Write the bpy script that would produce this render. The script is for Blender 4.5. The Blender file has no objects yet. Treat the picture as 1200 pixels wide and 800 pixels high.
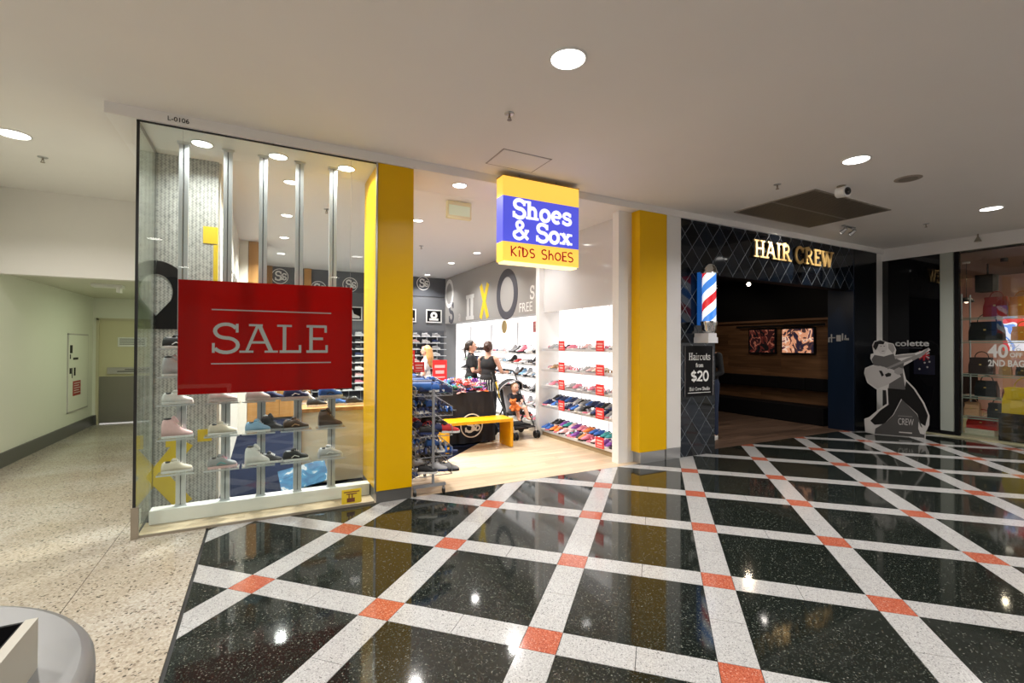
import bpy, bmesh, math, random
from mathutils import Vector, Matrix
random.seed(7)
PI = math.pi
scene = bpy.context.scene
COL = scene.collection

# ------------------------------------------------------------------ camera
cam_d = bpy.data.cameras.new('camera')
cam = bpy.data.objects.new('camera', cam_d); COL.objects.link(cam)
cam_d.sensor_fit = 'HORIZONTAL'; cam_d.sensor_width = 36.0
cam_d.lens = 552.1 / 1200 * 36.0
cam_d.clip_start = 0.05; cam_d.clip_end = 100
cam.location = (0, 0, 1.61)
cam.matrix_world = (Matrix.Translation((0, 0, 1.61)) @ Matrix.Rotation(-math.radians(27.786), 4, 'Z')
                    @ Matrix.Rotation(math.radians(90.481), 4, 'X') @ Matrix.Rotation(math.radians(0.256), 4, 'Z'))
scene.camera = cam
# ------------------------------------------------------------------ world, exposure
world = bpy.data.worlds.new('mall_air'); scene.world = world
world.use_nodes = True
bg = world.node_tree.nodes['Background']
bg.inputs[0].default_value = (1.0, 0.955, 0.905, 1); bg.inputs[1].default_value = 1.08
scene.view_settings.view_transform = 'Standard'
scene.view_settings.look = 'None'
scene.view_settings.gamma = 1.0
scene.view_settings.use_curve_mapping = False
scene.view_settings.exposure = 0.0
scene.cycles.use_denoising = True
scene.cycles.max_bounces = 8
scene.cycles.diffuse_bounces = 4
scene.cycles.glossy_bounces = 4
scene.cycles.transparent_max_bounces = 16
scene.cycles.caustics_reflective = False
scene.cycles.caustics_refractive = False
scene.cycles.sample_clamp_indirect = 4.0
MALL_W, SHOP_W, WIN_W, CORR_W = 52, 62, 14, 14       # lamp powers
MALL_COL, SHOP_COL, CORR_COL = (1, .955, .90), (1, .965, .93), (.90, 1.0, .72)

# ------------------------------------------------------------------ materials
def _nt(name):
    m = bpy.data.materials.new(name); m.use_nodes = True
    return m, m.node_tree, m.node_tree.nodes['Principled BSDF']
def mat(name, col, rough=.5, metal=0., spec=.5, emit=0., ecol=None, noise=0., nscale=20., bump=0., bscale=60., coat=0., alpha=1., trans=0.):
    m, nt, b = _nt(name)
    c = (*col, 1)
    b.inputs['Base Color'].default_value = c
    b.inputs['Roughness'].default_value = rough
    b.inputs['Metallic'].default_value = metal
    b.inputs['Specular IOR Level'].default_value = spec
    b.inputs['Coat Weight'].default_value = coat
    b.inputs['Alpha'].default_value = alpha
    b.inputs['Transmission Weight'].default_value = trans
    if emit:
        b.inputs['Emission Color'].default_value = (*(ecol or col), 1)
        b.inputs['Emission Strength'].default_value = emit
    if noise:
        tc = nt.nodes.new('ShaderNodeTexCoord'); n = nt.nodes.new('ShaderNodeTexNoise')
        n.inputs['Scale'].default_value = nscale; n.inputs['Detail'].default_value = 4
        nt.links.new(tc.outputs['Object'], n.inputs['Vector'])
        mx = nt.nodes.new('ShaderNodeMix'); mx.data_type = 'RGBA'
        mx.inputs[6].default_value = (*[max(0, x * (1 - noise)) for x in col], 1)
        mx.inputs[7].default_value = (*[min(1, x * (1 + noise)) for x in col], 1)
        nt.links.new(n.outputs['Fac'], mx.inputs[0]); nt.links.new(mx.outputs[2], b.inputs['Base Color'])
    if bump:
        n2 = nt.nodes.new('ShaderNodeTexNoise'); n2.inputs['Scale'].default_value = bscale
        bp = nt.nodes.new('ShaderNodeBump'); bp.inputs['Strength'].default_value = bump; bp.inputs['Distance'].default_value = .01
        nt.links.new(n2.outputs['Fac'], bp.inputs['Height']); nt.links.new(bp.outputs['Normal'], b.inputs['Normal'])
    return m
def ramp(nt, stops, const=False):
    r = nt.nodes.new('ShaderNodeValToRGB')
    if const: r.color_ramp.interpolation = 'CONSTANT'
    e = r.color_ramp.elements
    while len(e) < len(stops): e.new(.5)
    for k, (p, c) in enumerate(stops):
        e[k].position = p; e[k].color = (*c, 1)
    return r
def terrazzo(name, stops, scale, rough, stain=None):
    """chips of several colours in a cement ground, polished"""
    m, nt, b = _nt(name)
    g = nt.nodes.new('ShaderNodeNewGeometry')
    v = nt.nodes.new('ShaderNodeTexVoronoi'); v.inputs['Scale'].default_value = scale
    nt.links.new(g.outputs['Position'], v.inputs['Vector'])
    r = ramp(nt, stops, True)
    s = nt.nodes.new('ShaderNodeSeparateColor'); nt.links.new(v.outputs['Color'], s.inputs[0])
    nt.links.new(s.outputs[0], r.inputs[0])
    n = nt.nodes.new('ShaderNodeTexNoise'); n.inputs['Scale'].default_value = scale * .8; n.inputs['Detail'].default_value = 3
    nt.links.new(g.outputs['Position'], n.inputs['Vector'])
    mx = nt.nodes.new('ShaderNodeMix'); mx.data_type = 'RGBA'; mx.blend_type = 'MULTIPLY'; mx.inputs[0].default_value = .55
    nt.links.new(r.outputs[0], mx.inputs[6])
    r2 = ramp(nt, [(.3, (.62, .62, .62)), (.7, (1, 1, 1))]); nt.links.new(n.outputs['Fac'], r2.inputs[0]); nt.links.new(r2.outputs[0], mx.inputs[7])
    out = mx.outputs[2]
    if stain:
        n3 = nt.nodes.new('ShaderNodeTexNoise'); n3.inputs['Scale'].default_value = 1.1; n3.inputs['Detail'].default_value = 3
        nt.links.new(g.outputs['Position'], n3.inputs['Vector'])
        r3 = ramp(nt, [(.42, stain), (.62, (1, 1, 1))]); nt.links.new(n3.outputs['Fac'], r3.inputs[0])
        m3 = nt.nodes.new('ShaderNodeMix'); m3.data_type = 'RGBA'; m3.blend_type = 'MULTIPLY'; m3.inputs[0].default_value = .7
        nt.links.new(out, m3.inputs[6]); nt.links.new(r3.outputs[0], m3.inputs[7]); out = m3.outputs[2]
    nt.links.new(out, b.inputs['Base Color'])
    b.inputs['Roughness'].default_value = rough
    return m
def woodmat(name, c1, c2, rough=.35, axis=0, scale=3., var=.25):
    m, nt, b = _nt(name)
    g = nt.nodes.new('ShaderNodeTexCoord'); mp = nt.nodes.new('ShaderNodeMapping')
    sc = [14, 14, 14]; sc[axis] = .9
    mp.inputs['Scale'].default_value = [x * scale / 3 for x in sc]
    oi = nt.nodes.new('ShaderNodeObjectInfo')
    ad = nt.nodes.new('ShaderNodeVectorMath'); ad.operation = 'ADD'
    ml = nt.nodes.new('ShaderNodeMath'); ml.operation = 'MULTIPLY'; ml.inputs[1].default_value = 17
    nt.links.new(oi.outputs['Random'], ml.inputs[0]); nt.links.new(ml.outputs[0], ad.inputs[1])
    nt.links.new(g.outputs['Object'], mp.inputs['Vector']); nt.links.new(mp.outputs[0], ad.inputs[0])
    n = nt.nodes.new('ShaderNodeTexNoise'); n.inputs['Scale'].default_value = 1; n.inputs['Detail'].default_value = 6; n.inputs['Distortion'].default_value = .6
    nt.links.new(ad.outputs[0], n.inputs['Vector'])
    r = ramp(nt, [(.3, c1), (.7, c2)]); nt.links.new(n.outputs['Fac'], r.inputs[0])
    hs = nt.nodes.new('ShaderNodeHueSaturation')
    mr = nt.nodes.new('ShaderNodeMapRange'); mr.inputs[3].default_value = 1 - var; mr.inputs[4].default_value = 1 + var
    nt.links.new(oi.outputs['Random'], mr.inputs[0]); nt.links.new(mr.outputs[0], hs.inputs['Value'])
    nt.links.new(r.outputs[0], hs.inputs['Color']); nt.links.new(hs.outputs[0], b.inputs['Base Color'])
    b.inputs['Roughness'].default_value = rough
    return m
def glassmat(name, tint=(1, 1, 1), ior=1.5):
    m = bpy.data.materials.new(name); m.use_nodes = True; nt = m.node_tree; nt.nodes.clear()
    o = nt.nodes.new('ShaderNodeOutputMaterial'); mx = nt.nodes.new('ShaderNodeMixShader')
    t = nt.nodes.new('ShaderNodeBsdfTransparent'); t.inputs[0].default_value = (*tint, 1)
    gl = nt.nodes.new('ShaderNodeBsdfGlossy'); gl.inputs['Roughness'].default_value = 0
    gl.inputs[0].default_value = (1, 1, 1, 1)
    f = nt.nodes.new('ShaderNodeFresnel'); g = nt.nodes.new('ShaderNodeNewGeometry')
    k = nt.nodes.new('ShaderNodeMix'); k.data_type = 'FLOAT'; k.inputs[2].default_value = ior; k.inputs[3].default_value = 1 / ior
    nt.links.new(g.outputs['Backfacing'], k.inputs[0]); nt.links.new(k.outputs[0], f.inputs['IOR'])
    nt.links.new(f.outputs[0], mx.inputs[0]); nt.links.new(t.outputs[0], mx.inputs[1]); nt.links.new(gl.outputs[0], mx.inputs[2])
    nt.links.new(mx.outputs[0], o.inputs[0])
    return m
def splotch(name, stops, scale, emit=0., rough=.4, detail=3., dist=1.0, const=True):
    """printed or displayed picture made of colour patches"""
    m, nt, b = _nt(name)
    tc = nt.nodes.new('ShaderNodeTexCoord'); n = nt.nodes.new('ShaderNodeTexNoise')
    n.inputs['Scale'].default_value = scale; n.inputs['Detail'].default_value = detail; n.inputs['Distortion'].default_value = dist
    nt.links.new(tc.outputs['Object'], n.inputs['Vector'])
    r = ramp(nt, stops, const); nt.links.new(n.outputs['Fac'], r.inputs[0])
    nt.links.new(r.outputs[0], b.inputs['Base Color'])
    b.inputs['Roughness'].default_value = rough
    if emit:
        nt.links.new(r.outputs[0], b.inputs['Emission Color']); b.inputs['Emission Strength'].default_value = emit
    return m

M = {}
M['ceil'] = mat('ceiling_paint', (.84, .815, .785), .75, noise=.02, nscale=2)
M['ceils'] = mat('shop_ceiling_paint', (.88, .87, .855), .7)
M['wallw'] = mat('white_wall_paint', (.78, .76, .73), .6)
M['corrw'] = mat('corridor_wall_paint', (.80, .81, .72), .45, noise=.02, nscale=1.5)
M['corrc'] = mat('corridor_ceiling_paint', (.66, .66, .55), .7)
M['base'] = mat('grey_skirting', (.10, .10, .095), .35)
M['black_t'] = terrazzo('black_terrazzo', [(0, (.010, .013, .011)), (.60, (.020, .025, .021)), (.86, (.045, .052, .044)), (.975, (.17, .18, .155))], 170, .06)
M['white_t'] = terrazzo('white_terrazzo', [(0, (.47, .47, .47)), (.5, (.58, .58, .58)), (.88, (.38, .38, .38)), (.965, (.21, .21, .21))], 170, .12)
M['red_t'] = terrazzo('red_terrazzo', [(0, (.46, .11, .06)), (.5, (.58, .17, .10)), (.82, (.34, .07, .04)), (.94, (.62, .32, .24))], 170, .12)
M['beige_t'] = terrazzo('beige_terrazzo', [(0, (.52, .475, .41)), (.40, (.60, .56, .49)), (.74, (.47, .42, .35)), (.91, (.30, .26, .215)), (.967, (.12, .11, .095))], 80, .15, stain=(.80, .74, .66))
M['grout'] = mat('dark_grout', (.02, .02, .02), .6)
M['oak'] = woodmat('pale_oak', (.50, .38, .25), (.65, .52, .36), .32, 0, 3, .08)
M['brownfl'] = woodmat('brown_timber_floor', (.070, .042, .028), (.16, .10, .07), .4, 0, 3, .35)
M['timber'] = woodmat('salon_timber_panel', (.11, .055, .025), (.24, .125, .06), .45, 1, 3, .25)
M['honey'] = woodmat('honey_timber', (.33, .16, .045), (.46, .24, .08), .4, 2, 3, .1)
M['carpet'] = mat('navy_carpet', (.010, .013, .026), .95, spec=.02, noise=.35, nscale=9, bump=.4, bscale=300)
M['glass'] = glassmat('clear_glass', (.93, .97, .955))
M['glass2'] = glassmat('clear_acrylic', (.95, .97, .97))
M['blackm'] = mat('black_metal', (.01, .01, .01), .4)
M['steel'] = mat('brushed_steel', (.52, .52, .52), .3, 1)
M['chrome'] = mat('chrome', (.8, .8, .8), .08, 1)
M['alu'] = mat('aluminium_channel', (.72, .74, .77), .3, .6)
M['white'] = mat('white_lacquer', (.82, .82, .81), .3)
M['yellow'] = mat('yellow_laminate', (.80, .46, .001), .3, spec=.25)
M['ybench'] = mat('yellow_bench_lacquer', (.85, .42, .004), .3)
M['lampw'] = mat('lamp_diffuser', (1, 1, 1), .5, emit=9, ecol=(1, .96, .9))
M['ring'] = mat('lamp_ring', (.8, .79, .77), .4)
M['dark'] = mat('matt_black', (.006, .006, .007), .6, spec=.15)
M['gloss_black'] = mat('black_glass_panel', (.004, .004, .005), .04, spec=.5)
M['navy'] = mat('navy_panel', (.004, .012, .030), .35)
M['red'] = mat('red_banner', (.36, .0045, .004), .16, coat=.3)
_m = M['red']; _nt2 = _m.node_tree; _b = _nt2.nodes['Principled BSDF']; _o = [n for n in _nt2.nodes if n.type == 'OUTPUT_MATERIAL'][0]
_tr = _nt2.nodes.new('ShaderNodeBsdfTranslucent'); _tr.inputs[0].default_value = (.75, .008, .004, 1)
_mx = _nt2.nodes.new('ShaderNodeMixShader'); _mx.inputs[0].default_value = .30
_nt2.links.new(_b.outputs[0], _mx.inputs[1]); _nt2.links.new(_tr.outputs[0], _mx.inputs[2]); _nt2.links.new(_mx.outputs[0], _o.inputs[0])
M['pale'] = mat('pale_grey_print', (.50, .47, .46), .5)
M['redcard'] = mat('red_card', (.75, .03, .03), .4)
M['whitep'] = mat('white_print', (.85, .85, .83), .5)
M['blackp'] = mat('black_print', (.008, .008, .009), .5, spec=.12)
M['yelp'] = mat('yellow_print', (.80, .58, .03), .5)
M['greyp'] = mat('grey_print', (.085, .085, .10), .5, spec=.2)
M['gold'] = mat('brass_letter', (.72, .47, .17), .38, .45)
M['golds'] = mat('brass_letter_side', (.30, .16, .05), .3, 1)
M['shelfglow'] = mat('backlit_panel', (.9, .9, .9), .5, emit=1.15, ecol=(1, .98, .97))
M['sign_y'] = mat('lit_sign_yellow', (.9, .55, .05), .4, emit=.86, ecol=(1, .62, .10))
M['sign_b'] = mat('lit_sign_blue', (.08, .09, .6), .4, emit=.80, ecol=(.085, .10, .75))
M['sign_w'] = mat('lit_sign_white', (.9, .9, .9), .4, emit=.95, ecol=(.92, .92, 1))
M['sign_r'] = mat('lit_sign_red', (.5, .01, .01), .4, emit=.25, ecol=(.55, .01, .015))
M['cream'] = mat('cream_laminate', (.74, .71, .62), .4)
M['slate'] = mat('slate_wall', (.085, .092, .108), .6)
M['slate2'] = mat('mid_grey_wall', (.20, .205, .21), .6)
M['skin'] = mat('skin', (.62, .36, .26), .5)
M['skin2'] = mat('child_skin', (.72, .45, .34), .5)
M['ablk'] = mat('black_cloth', (.010, .010, .011), .85)
M['navyc'] = mat('navy_cloth', (.006, .007, .014), .8, bump=.1, bscale=80)
M['jeans'] = mat('denim', (.015, .025, .06), .85)
M['hair_d'] = mat('dark_hair', (.018, .010, .007), .45)
M['hair_b'] = mat('brown_hair', (.055, .022, .012), .45)
M['hair_y'] = mat('blonde_hair', (.50, .26, .09), .45, noise=.35, nscale=25)
M['whitec'] = mat('white_cloth', (.75, .74, .72), .8)
M['rubber'] = mat('rubber', (.012, .012, .012), .6)
M['plush'] = mat('orange_plush', (.60, .16, .03), .9, bump=.5, bscale=120)
M['lite'] = mat('light_grey_cloth', (.42, .42, .44), .85)
M['bin'] = mat('grey_bin_plastic', (.215, .22, .225), .32)
M['binin'] = mat('cream_bin_flap', (.42, .40, .33), .35)
M['taupe'] = mat('taupe_metal', (.28, .24, .18), .4)

def wallpaper():
    m, nt, b = _nt('zigzag_wallpaper')
    g = nt.nodes.new('ShaderNodeNewGeometry'); mp = nt.nodes.new('ShaderNodeMapping')
    mp.inputs['Scale'].default_value = (1, 1, .9)
    nt.links.new(g.outputs['Position'], mp.inputs[0])
    sx = nt.nodes.new('ShaderNodeSeparateXYZ'); nt.links.new(mp.outputs[0], sx.inputs[0])
    s = nt.nodes.new('ShaderNodeMath'); s.operation = 'ADD'; nt.links.new(sx.outputs[0], s.inputs[0]); nt.links.new(sx.outputs[1], s.inputs[1])
    zz = nt.nodes.new('ShaderNodeMath'); zz.operation = 'PINGPONG'; zz.inputs[1].default_value = .012; nt.links.new(sx.outputs[2], zz.inputs[0])
    a = nt.nodes.new('ShaderNodeMath'); a.operation = 'ADD'; nt.links.new(s.outputs[0], a.inputs[0]); nt.links.new(zz.outputs[0], a.inputs[1])
    pp = nt.nodes.new('ShaderNodeMath'); pp.operation = 'PINGPONG'; pp.inputs[1].default_value = .016; nt.links.new(a.outputs[0], pp.inputs[0])
    n = nt.nodes.new('ShaderNodeTexNoise'); n.inputs['Scale'].default_value = 26; nt.links.new(g.outputs['Position'], n.inputs['Vector'])
    k = nt.nodes.new('ShaderNodeMath'); k.operation = 'MULTIPLY_ADD'; k.inputs[1].default_value = .03; nt.links.new(n.outputs['Fac'], k.inputs[0]); nt.links.new(pp.outputs[0], k.inputs[2])
    r = ramp(nt, [(.010, (.19, .195, .19)), (.022, (.46, .46, .43)), (.03, (.62, .62, .58))])
    nt.links.new(k.outputs[0], r.inputs[0]); nt.links.new(r.outputs[0], b.inputs['Base Color'])
    b.inputs['Roughness'].default_value = .5
    return m
M['paper'] = wallpaper()
M['paper2'] = mat('pale_graphic_wall', (.36, .35, .335), .5, noise=.06, nscale=40)

# ------------------------------------------------------------------ geometry collector
class G:
    def __init__(s): s.v = []; s.f = []; s.m = []; s.s = []
    def add(s, vs, fs, m=0, sm=False):
        o = len(s.v); s.v += [tuple(p) for p in vs]
        for f in fs: s.f.append([i + o for i in f]); s.m.append(m); s.s.append(sm)
        return s
    def box(s, x0, x1, y0, y1, z0, z1, m=0):
        return s.add([(x0,y0,z0),(x1,y0,z0),(x1,y1,z0),(x0,y1,z0),(x0,y0,z1),(x1,y0,z1),(x1,y1,z1),(x0,y1,z1)],
                     [(3,2,1,0),(4,5,6,7),(0,1,5,4),(1,2,6,5),(2,3,7,6),(3,0,4,7)], m)
    def loft(s, rings, m=0, sm=True, cap=True, closed=True):
        n = len(rings[0]); vs = [p for r in rings for p in r]; fs = []
        for i in range(len(rings) - 1):
            for j in range(n if closed else n - 1):
                k = (j + 1) % n
                fs.append((i*n+j, i*n+k, (i+1)*n+k, (i+1)*n+j))
        s.add(vs, fs, m, sm)
        if cap:
            s.add(rings[0], [tuple(range(n))[::-1]], m); s.add(rings[-1], [tuple(range(n))], m)
        return s
    def cyl(s, p0, p1, r0, r1=None, n=14, m=0, sm=True):
        r1 = r0 if r1 is None else r1
        p0 = Vector(p0); p1 = Vector(p1); d = (p1 - p0).normalized()
        a = d.orthogonal().normalized(); b = d.cross(a)
        R = lambda p, r: [tuple(p + a * (r*math.cos(2*PI*i/n)) + b * (r*math.sin(2*PI*i/n))) for i in range(n)]
        return s.loft([R(p0, r0), R(p1, r1)], m, sm)
    def tube(s, pts, r, n=8, m=0, closed=False):
        pts = [Vector(p) for p in pts]; rings = []; L = len(pts)
        d0 = (pts[1] - pts[0]).normalized(); up = d0.orthogonal().normalized()
        for i, p in enumerate(pts):
            if closed: d = (pts[(i+1) % L] - pts[i-1])
            else: d = pts[min(i+1, L-1)] - pts[max(i-1, 0)]
            d.normalize(); up = (up - d * up.dot(d)).normalized(); b = d.cross(up)
            rr = r[i] if isinstance(r, (list, tuple)) else r
            rings.append([tuple(p + up*(rr*math.cos(2*PI*k/n)) + b*(rr*math.sin(2*PI*k/n))) for k in range(n)])
        if closed: rings.append(rings[0])
        return s.loft(rings, m, True, not closed)
    def lathe(s, prof, c=(0, 0, 0), n=24, m=0, sm=True):
        rings = [[(c[0]+r*math.cos(2*PI*k/n), c[1]+r*math.sin(2*PI*k/n), c[2]+z) for k in range(n)] for r, z in prof]
        return s.loft(rings, m, sm)
    def ell(s, c, rx, ry=None, rz=None, n=12, k=8, m=0):
        ry = rx if ry is None else ry; rz = rx if rz is None else rz
        rings = []
        for i in range(k + 1):
            t = -PI/2 + PI*i/k; cr = max(math.cos(t), .02)
            rings.append([(c[0]+rx*cr*math.cos(2*PI*j/n), c[1]+ry*cr*math.sin(2*PI*j/n), c[2]+rz*math.sin(t)) for j in range(n)])
        return s.loft(rings, m)
    def prism(s, poly, d0, d1, plane='xz', m=0):
        """poly: 2-D outline; extruded from d0 to d1 along the missing axis"""
        f = {'xz': lambda a, b, d: (a, d, b), 'xy': lambda a, b, d: (a, b, d), 'yz': lambda a, b, d: (d, a, b)}[plane]
        n = len(poly); vs = [f(a, b, d0) for a, b in poly] + [f(a, b, d1) for a, b in poly]
        fs = [tuple(range(n))[::-1], tuple(range(n, 2*n))] + [(i, (i+1) % n, n+(i+1) % n, n+i) for i in range(n)]
        return s.add(vs, fs, m)
    def xf(s, mtx, start=0):
        for i in range(start, len(s.v)): s.v[i] = tuple(mtx @ Vector(s.v[i]))
        return s
    def mesh(s, name, mats):
        me = bpy.data.meshes.new(name); me.from_pydata(s.v, [], s.f)
        for q in mats: me.materials.append(q)
        me.polygons.foreach_set('material_index', s.m); me.polygons.foreach_set('use_smooth', s.s)
        bm = bmesh.new(); bm.from_mesh(me); bmesh.ops.recalc_face_normals(bm, faces=bm.faces); bm.to_mesh(me); bm.free()
        me.update()
        return me
    def obj(s, name, mats, parent=None, loc=(0, 0, 0), rz=0., bevel=0., seg=2):
        if not isinstance(mats, (list, tuple)): mats = [mats]
        o = bpy.data.objects.new(name, s.mesh(name, mats)); COL.objects.link(o)
        o.location = loc; o.rotation_euler = (0, 0, rz)
        if parent: o.parent = parent
        if bevel:
            b = o.modifiers.new('edge', 'BEVEL'); b.width = bevel; b.segments = seg; b.limit_method = 'ANGLE'; b.angle_limit = .6
        return o
def tag(o, label, cat, group=None):
    o['label'] = label; o['category'] = cat
    if group: o['group'] = group
    return o
def thing(name, label, cat, loc=(0, 0, 0), rz=0., group=None):
    o = bpy.data.objects.new(name, None); COL.objects.link(o); o.empty_display_size = .1
    o.location = loc; o.rotation_euler = (0, 0, rz)
    return tag(o, label, cat, group)
def struct(o, label=None):
    o['kind'] = 'structure'
    if label: o['label'] = label
    return o
def inst(me, name, parent=None, loc=(0, 0, 0), rot=(0, 0, 0), sc=(1, 1, 1), mats=None):
    o = bpy.data.objects.new(name, me); COL.objects.link(o)
    o.location = loc; o.rotation_euler = rot; o.scale = sc
    if parent: o.parent = parent
    if mats:
        for k, q in enumerate(mats):
            if q is not None:
                o.material_slots[k].link = 'OBJECT'; o.material_slots[k].material = q
    return o
def copy_tree(o, parent=None):
    c = o.copy(); COL.objects.link(c)
    if parent: c.parent = parent
    for ch in list(o.children): copy_tree(ch, c)
    return c
def clip(poly, a, b, c):
    """keep the side a*x+b*y<=c of a convex polygon"""
    out = []
    for i in range(len(poly)):
        p, q = poly[i], poly[(i+1) % len(poly)]
        dp = a*p[0]+b*p[1]-c; dq = a*q[0]+b*q[1]-c
        if dp <= 0: out.append(p)
        if (dp < 0 < dq) or (dq < 0 < dp):
            t = dp/(dp-dq); out.append((p[0]+t*(q[0]-p[0]), p[1]+t*(q[1]-p[1])))
    return out
def clipr(poly, x0, x1, y0, y1):
    for a, b, c in ((1,0,x1),(-1,0,-x0),(0,1,y1),(0,-1,-y0)):
        if len(poly) < 3: return []
        poly = clip(poly, a, b, c)
    return poly
def area(p): return abs(sum(p[i][0]*p[(i+1) % len(p)][1]-p[(i+1) % len(p)][0]*p[i][1] for i in range(len(p))))/2 if len(p) > 2 else 0
ORD = ['first', 'second', 'third', 'fourth', 'fifth', 'sixth', 'seventh', 'eighth', 'ninth', 'tenth', 'eleventh', 'twelfth',
       'thirteenth', 'fourteenth', 'fifteenth', 'sixteenth', 'seventeenth', 'eighteenth', 'nineteenth', 'twentieth'] + ['twenty-'+w for w in ('first', 'second', 'third', 'fourth', 'fifth', 'sixth', 'seventh', 'eighth', 'ninth')] + ['thirtieth'] + ['thirty-'+w for w in ('first', 'second', 'third', 'fourth', 'fifth')]

# ------------------------------------------------------------------ lettering
def arc(cx, cy, rx, ry, a0, a1, n=14):
    return [(cx+rx*math.cos(math.radians(a0+(a1-a0)*i/n)), cy+ry*math.sin(math.radians(a0+(a1-a0)*i/n))) for i in range(n+1)]
X = .66
GL = {  # advance, strokes [(points, weight factor)], slab serifs [(x, y, half width)]
 'S': (.66, [(arc(.33,.745,.25,.235,25,270)+arc(.33,.26,.275,.25,90,-155)[1:], 1), ([(.585,.70),(.585,1.0)], .7), ([(.045,0.0),(.045,.33)], .7)], []),
 'A': (.80, [([(.10,.03),(.37,.97)], .8), ([(.70,.03),(.40,.97)], 1.15), ([(.2,.36),(.61,.36)], .7)], [(.10,0,.13),(.70,0,.13),(.32,1,.13)]),
 'L': (.64, [([(.18,0),(.18,1)], 1), ([(.06,.035),(.60,.035)], .8), ([(.58,0),(.58,.27)], .7)], [(.18,1,.15)]),
 'E': (.68, [([(.18,0),(.18,1)], 1), ([(.06,.035),(.62,.035)], .8), ([(.06,.965),(.58,.965)], .8), ([(.18,.51),(.50,.51)], .8), ([(.60,0),(.60,.27)], .7), ([(.57,.74),(.57,1)], .7)], []),
 'H': (.84, [([(.19,0),(.19,1)], 1.1), ([(.65,0),(.65,1)], 1.1), ([(.19,.52),(.65,.52)], .7)], [(.19,0,.15),(.19,1,.15),(.65,0,.15),(.65,1,.15)]),
 'I': (.40, [([(.20,0),(.20,1)], 1.1)], [(.20,0,.15),(.20,1,.15)]),
 'R': (.78, [([(.19,0),(.19,1)], 1.1), ([(.1,.965),(.38,.965)]+arc(.38,.735,.21,.23,90,-90,10)+[(.19,.505)], .85), ([(.40,.5),(.66,.03)], 1.1)], [(.19,0,.15),(.19,1,.14),(.68,0,.11)]),
 'C': (.76, [(arc(.40,.5,.32,.475,48,312,20), 1.05), ([(.66,.66),(.66,.98)], .55), ([(.66,.04),(.66,.3)], .4)], []),
 'W': (1.12, [([(.10,.98),(.34,.02)], 1.1), ([(.34,.02),(.56,.9)], .7), ([(.50,.98),(.76,.02)], 1.1), ([(.76,.02),(1.0,.98)], .7)], [(.12,1,.13),(.52,1,.13),(1.0,1,.11)]),
 'h': (.70, [([(.17,0),(.17,1)], 1), ([(.17,.42)]+arc(.34,.42,.17,.22,170,0,10)+[(.51,0)], .95)], [(.17,0,.14),(.12,1,.1),(.51,0,.14)]),
 'o': (.64, [(arc(.32,.325,.235,.30,90,450,24), 1)], []),
 'e': (.62, [([(.10,.34),(.52,.34)], .7), (arc(.31,.325,.225,.30,5,310,22), 1)], []),
 's': (.55, [(arc(.27,.485,.18,.155,25,270)+arc(.27,.17,.205,.165,90,-155)[1:], .9), ([(.455,.46),(.455,.66)], .6), ([(.05,0.0),(.05,.2)], .6)], []),
 'x': (.68, [([(.14,.62),(.54,.03)], 1.1), ([(.54,.62),(.14,.03)], .8)], [(.14,.64,.13),(.54,.64,.12),(.14,0,.12),(.54,0,.13)]),
 'a': (.60, [(arc(.28,.46,.18,.18,150,0,10)+[(.46,0)], 1), (arc(.27,.19,.17,.165,60,400,18), .8), ([(.46,.03),(.56,.03)], .7)], []),
 'i': (.32, [([(.16,0),(.16,.64)], 1), ([(.16,.84),(.16,.97)], 1.2)], [(.16,0,.13),(.12,.64,.09)]),
 'r': (.50, [([(.16,0),(.16,.64)], 1), ([(.16,.38)]+arc(.32,.42,.16,.20,170,50,8), .9)], [(.16,0,.14),(.11,.64,.09)]),
 'c': (.56, [(arc(.30,.325,.22,.30,45,315,18), 1)], []),
 'u': (.70, [([(.15,.64),(.15,.24)]+arc(.33,.24,.18,.21,180,360,10)+[(.51,.64)], .95), ([(.51,0),(.51,.64)], 1)], [(.11,.64,.1),(.47,.64,.1),(.56,0,.09)]),
 't': (.44, [([(.17,.9),(.17,.2)]+arc(.30,.2,.13,.17,180,300,8), 1), ([(.03,.61),(.36,.61)], .7)], []),
 'f': (.44, [([(.17,0),(.17,.78)]+arc(.31,.78,.14,.19,180,50,8), 1), ([(.03,.61),(.36,.61)], .7)], [(.17,0,.14)]),
 'm': (1.0, [([(.16,0),(.16,.64)], 1), ([(.16,.42)]+arc(.32,.42,.16,.21,170,0,8)+[(.48,0)], .95), ([(.48,.42)]+arc(.64,.42,.16,.21,170,0,8)+[(.80,0)], .95)], [(.16,0,.12),(.48,0,.12),(.80,0,.12),(.11,.64,.09)]),
 'w': (.92, [([(.10,.64),(.28,.02)], 1), ([(.28,.02),(.46,.62)], .7), ([(.44,.64),(.63,.02)], 1), ([(.63,.02),(.80,.64)], .7)], [(.10,.64,.1),(.80,.64,.1)]),
 'd': (.68, [([(.50,0),(.50,1)], 1), (arc(.30,.325,.20,.30,0,360,22), .9)], [(.45,1,.1),(.55,0,.09)]),
 '2': (.64, [(arc(.31,.72,.23,.25,165,-40,14)+[(.09,.05),(.58,.05)], 1)], []),
 '0': (.66, [(arc(.33,.5,.25,.475,90,450,26), 1)], []),
 '$': (.66, [(arc(.33,.70,.22,.20,25,270)+arc(.33,.29,.235,.21,90,-155)[1:], 1), ([(.33,-.12),(.33,1.12)], .5)], []),
 '&': (.86, [([(.80,.02),(.26,.62)]+arc(.36,.78,.16,.18,215,-30,12)+[(.22,.42)]+arc(.30,.24,.24,.22,150,300,10)+[(.62,.22),(.74,.48)], .85), ([(.62,.5),(.84,.5)], .6)], []),
 ' ': (.36, [], []),
}
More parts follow.
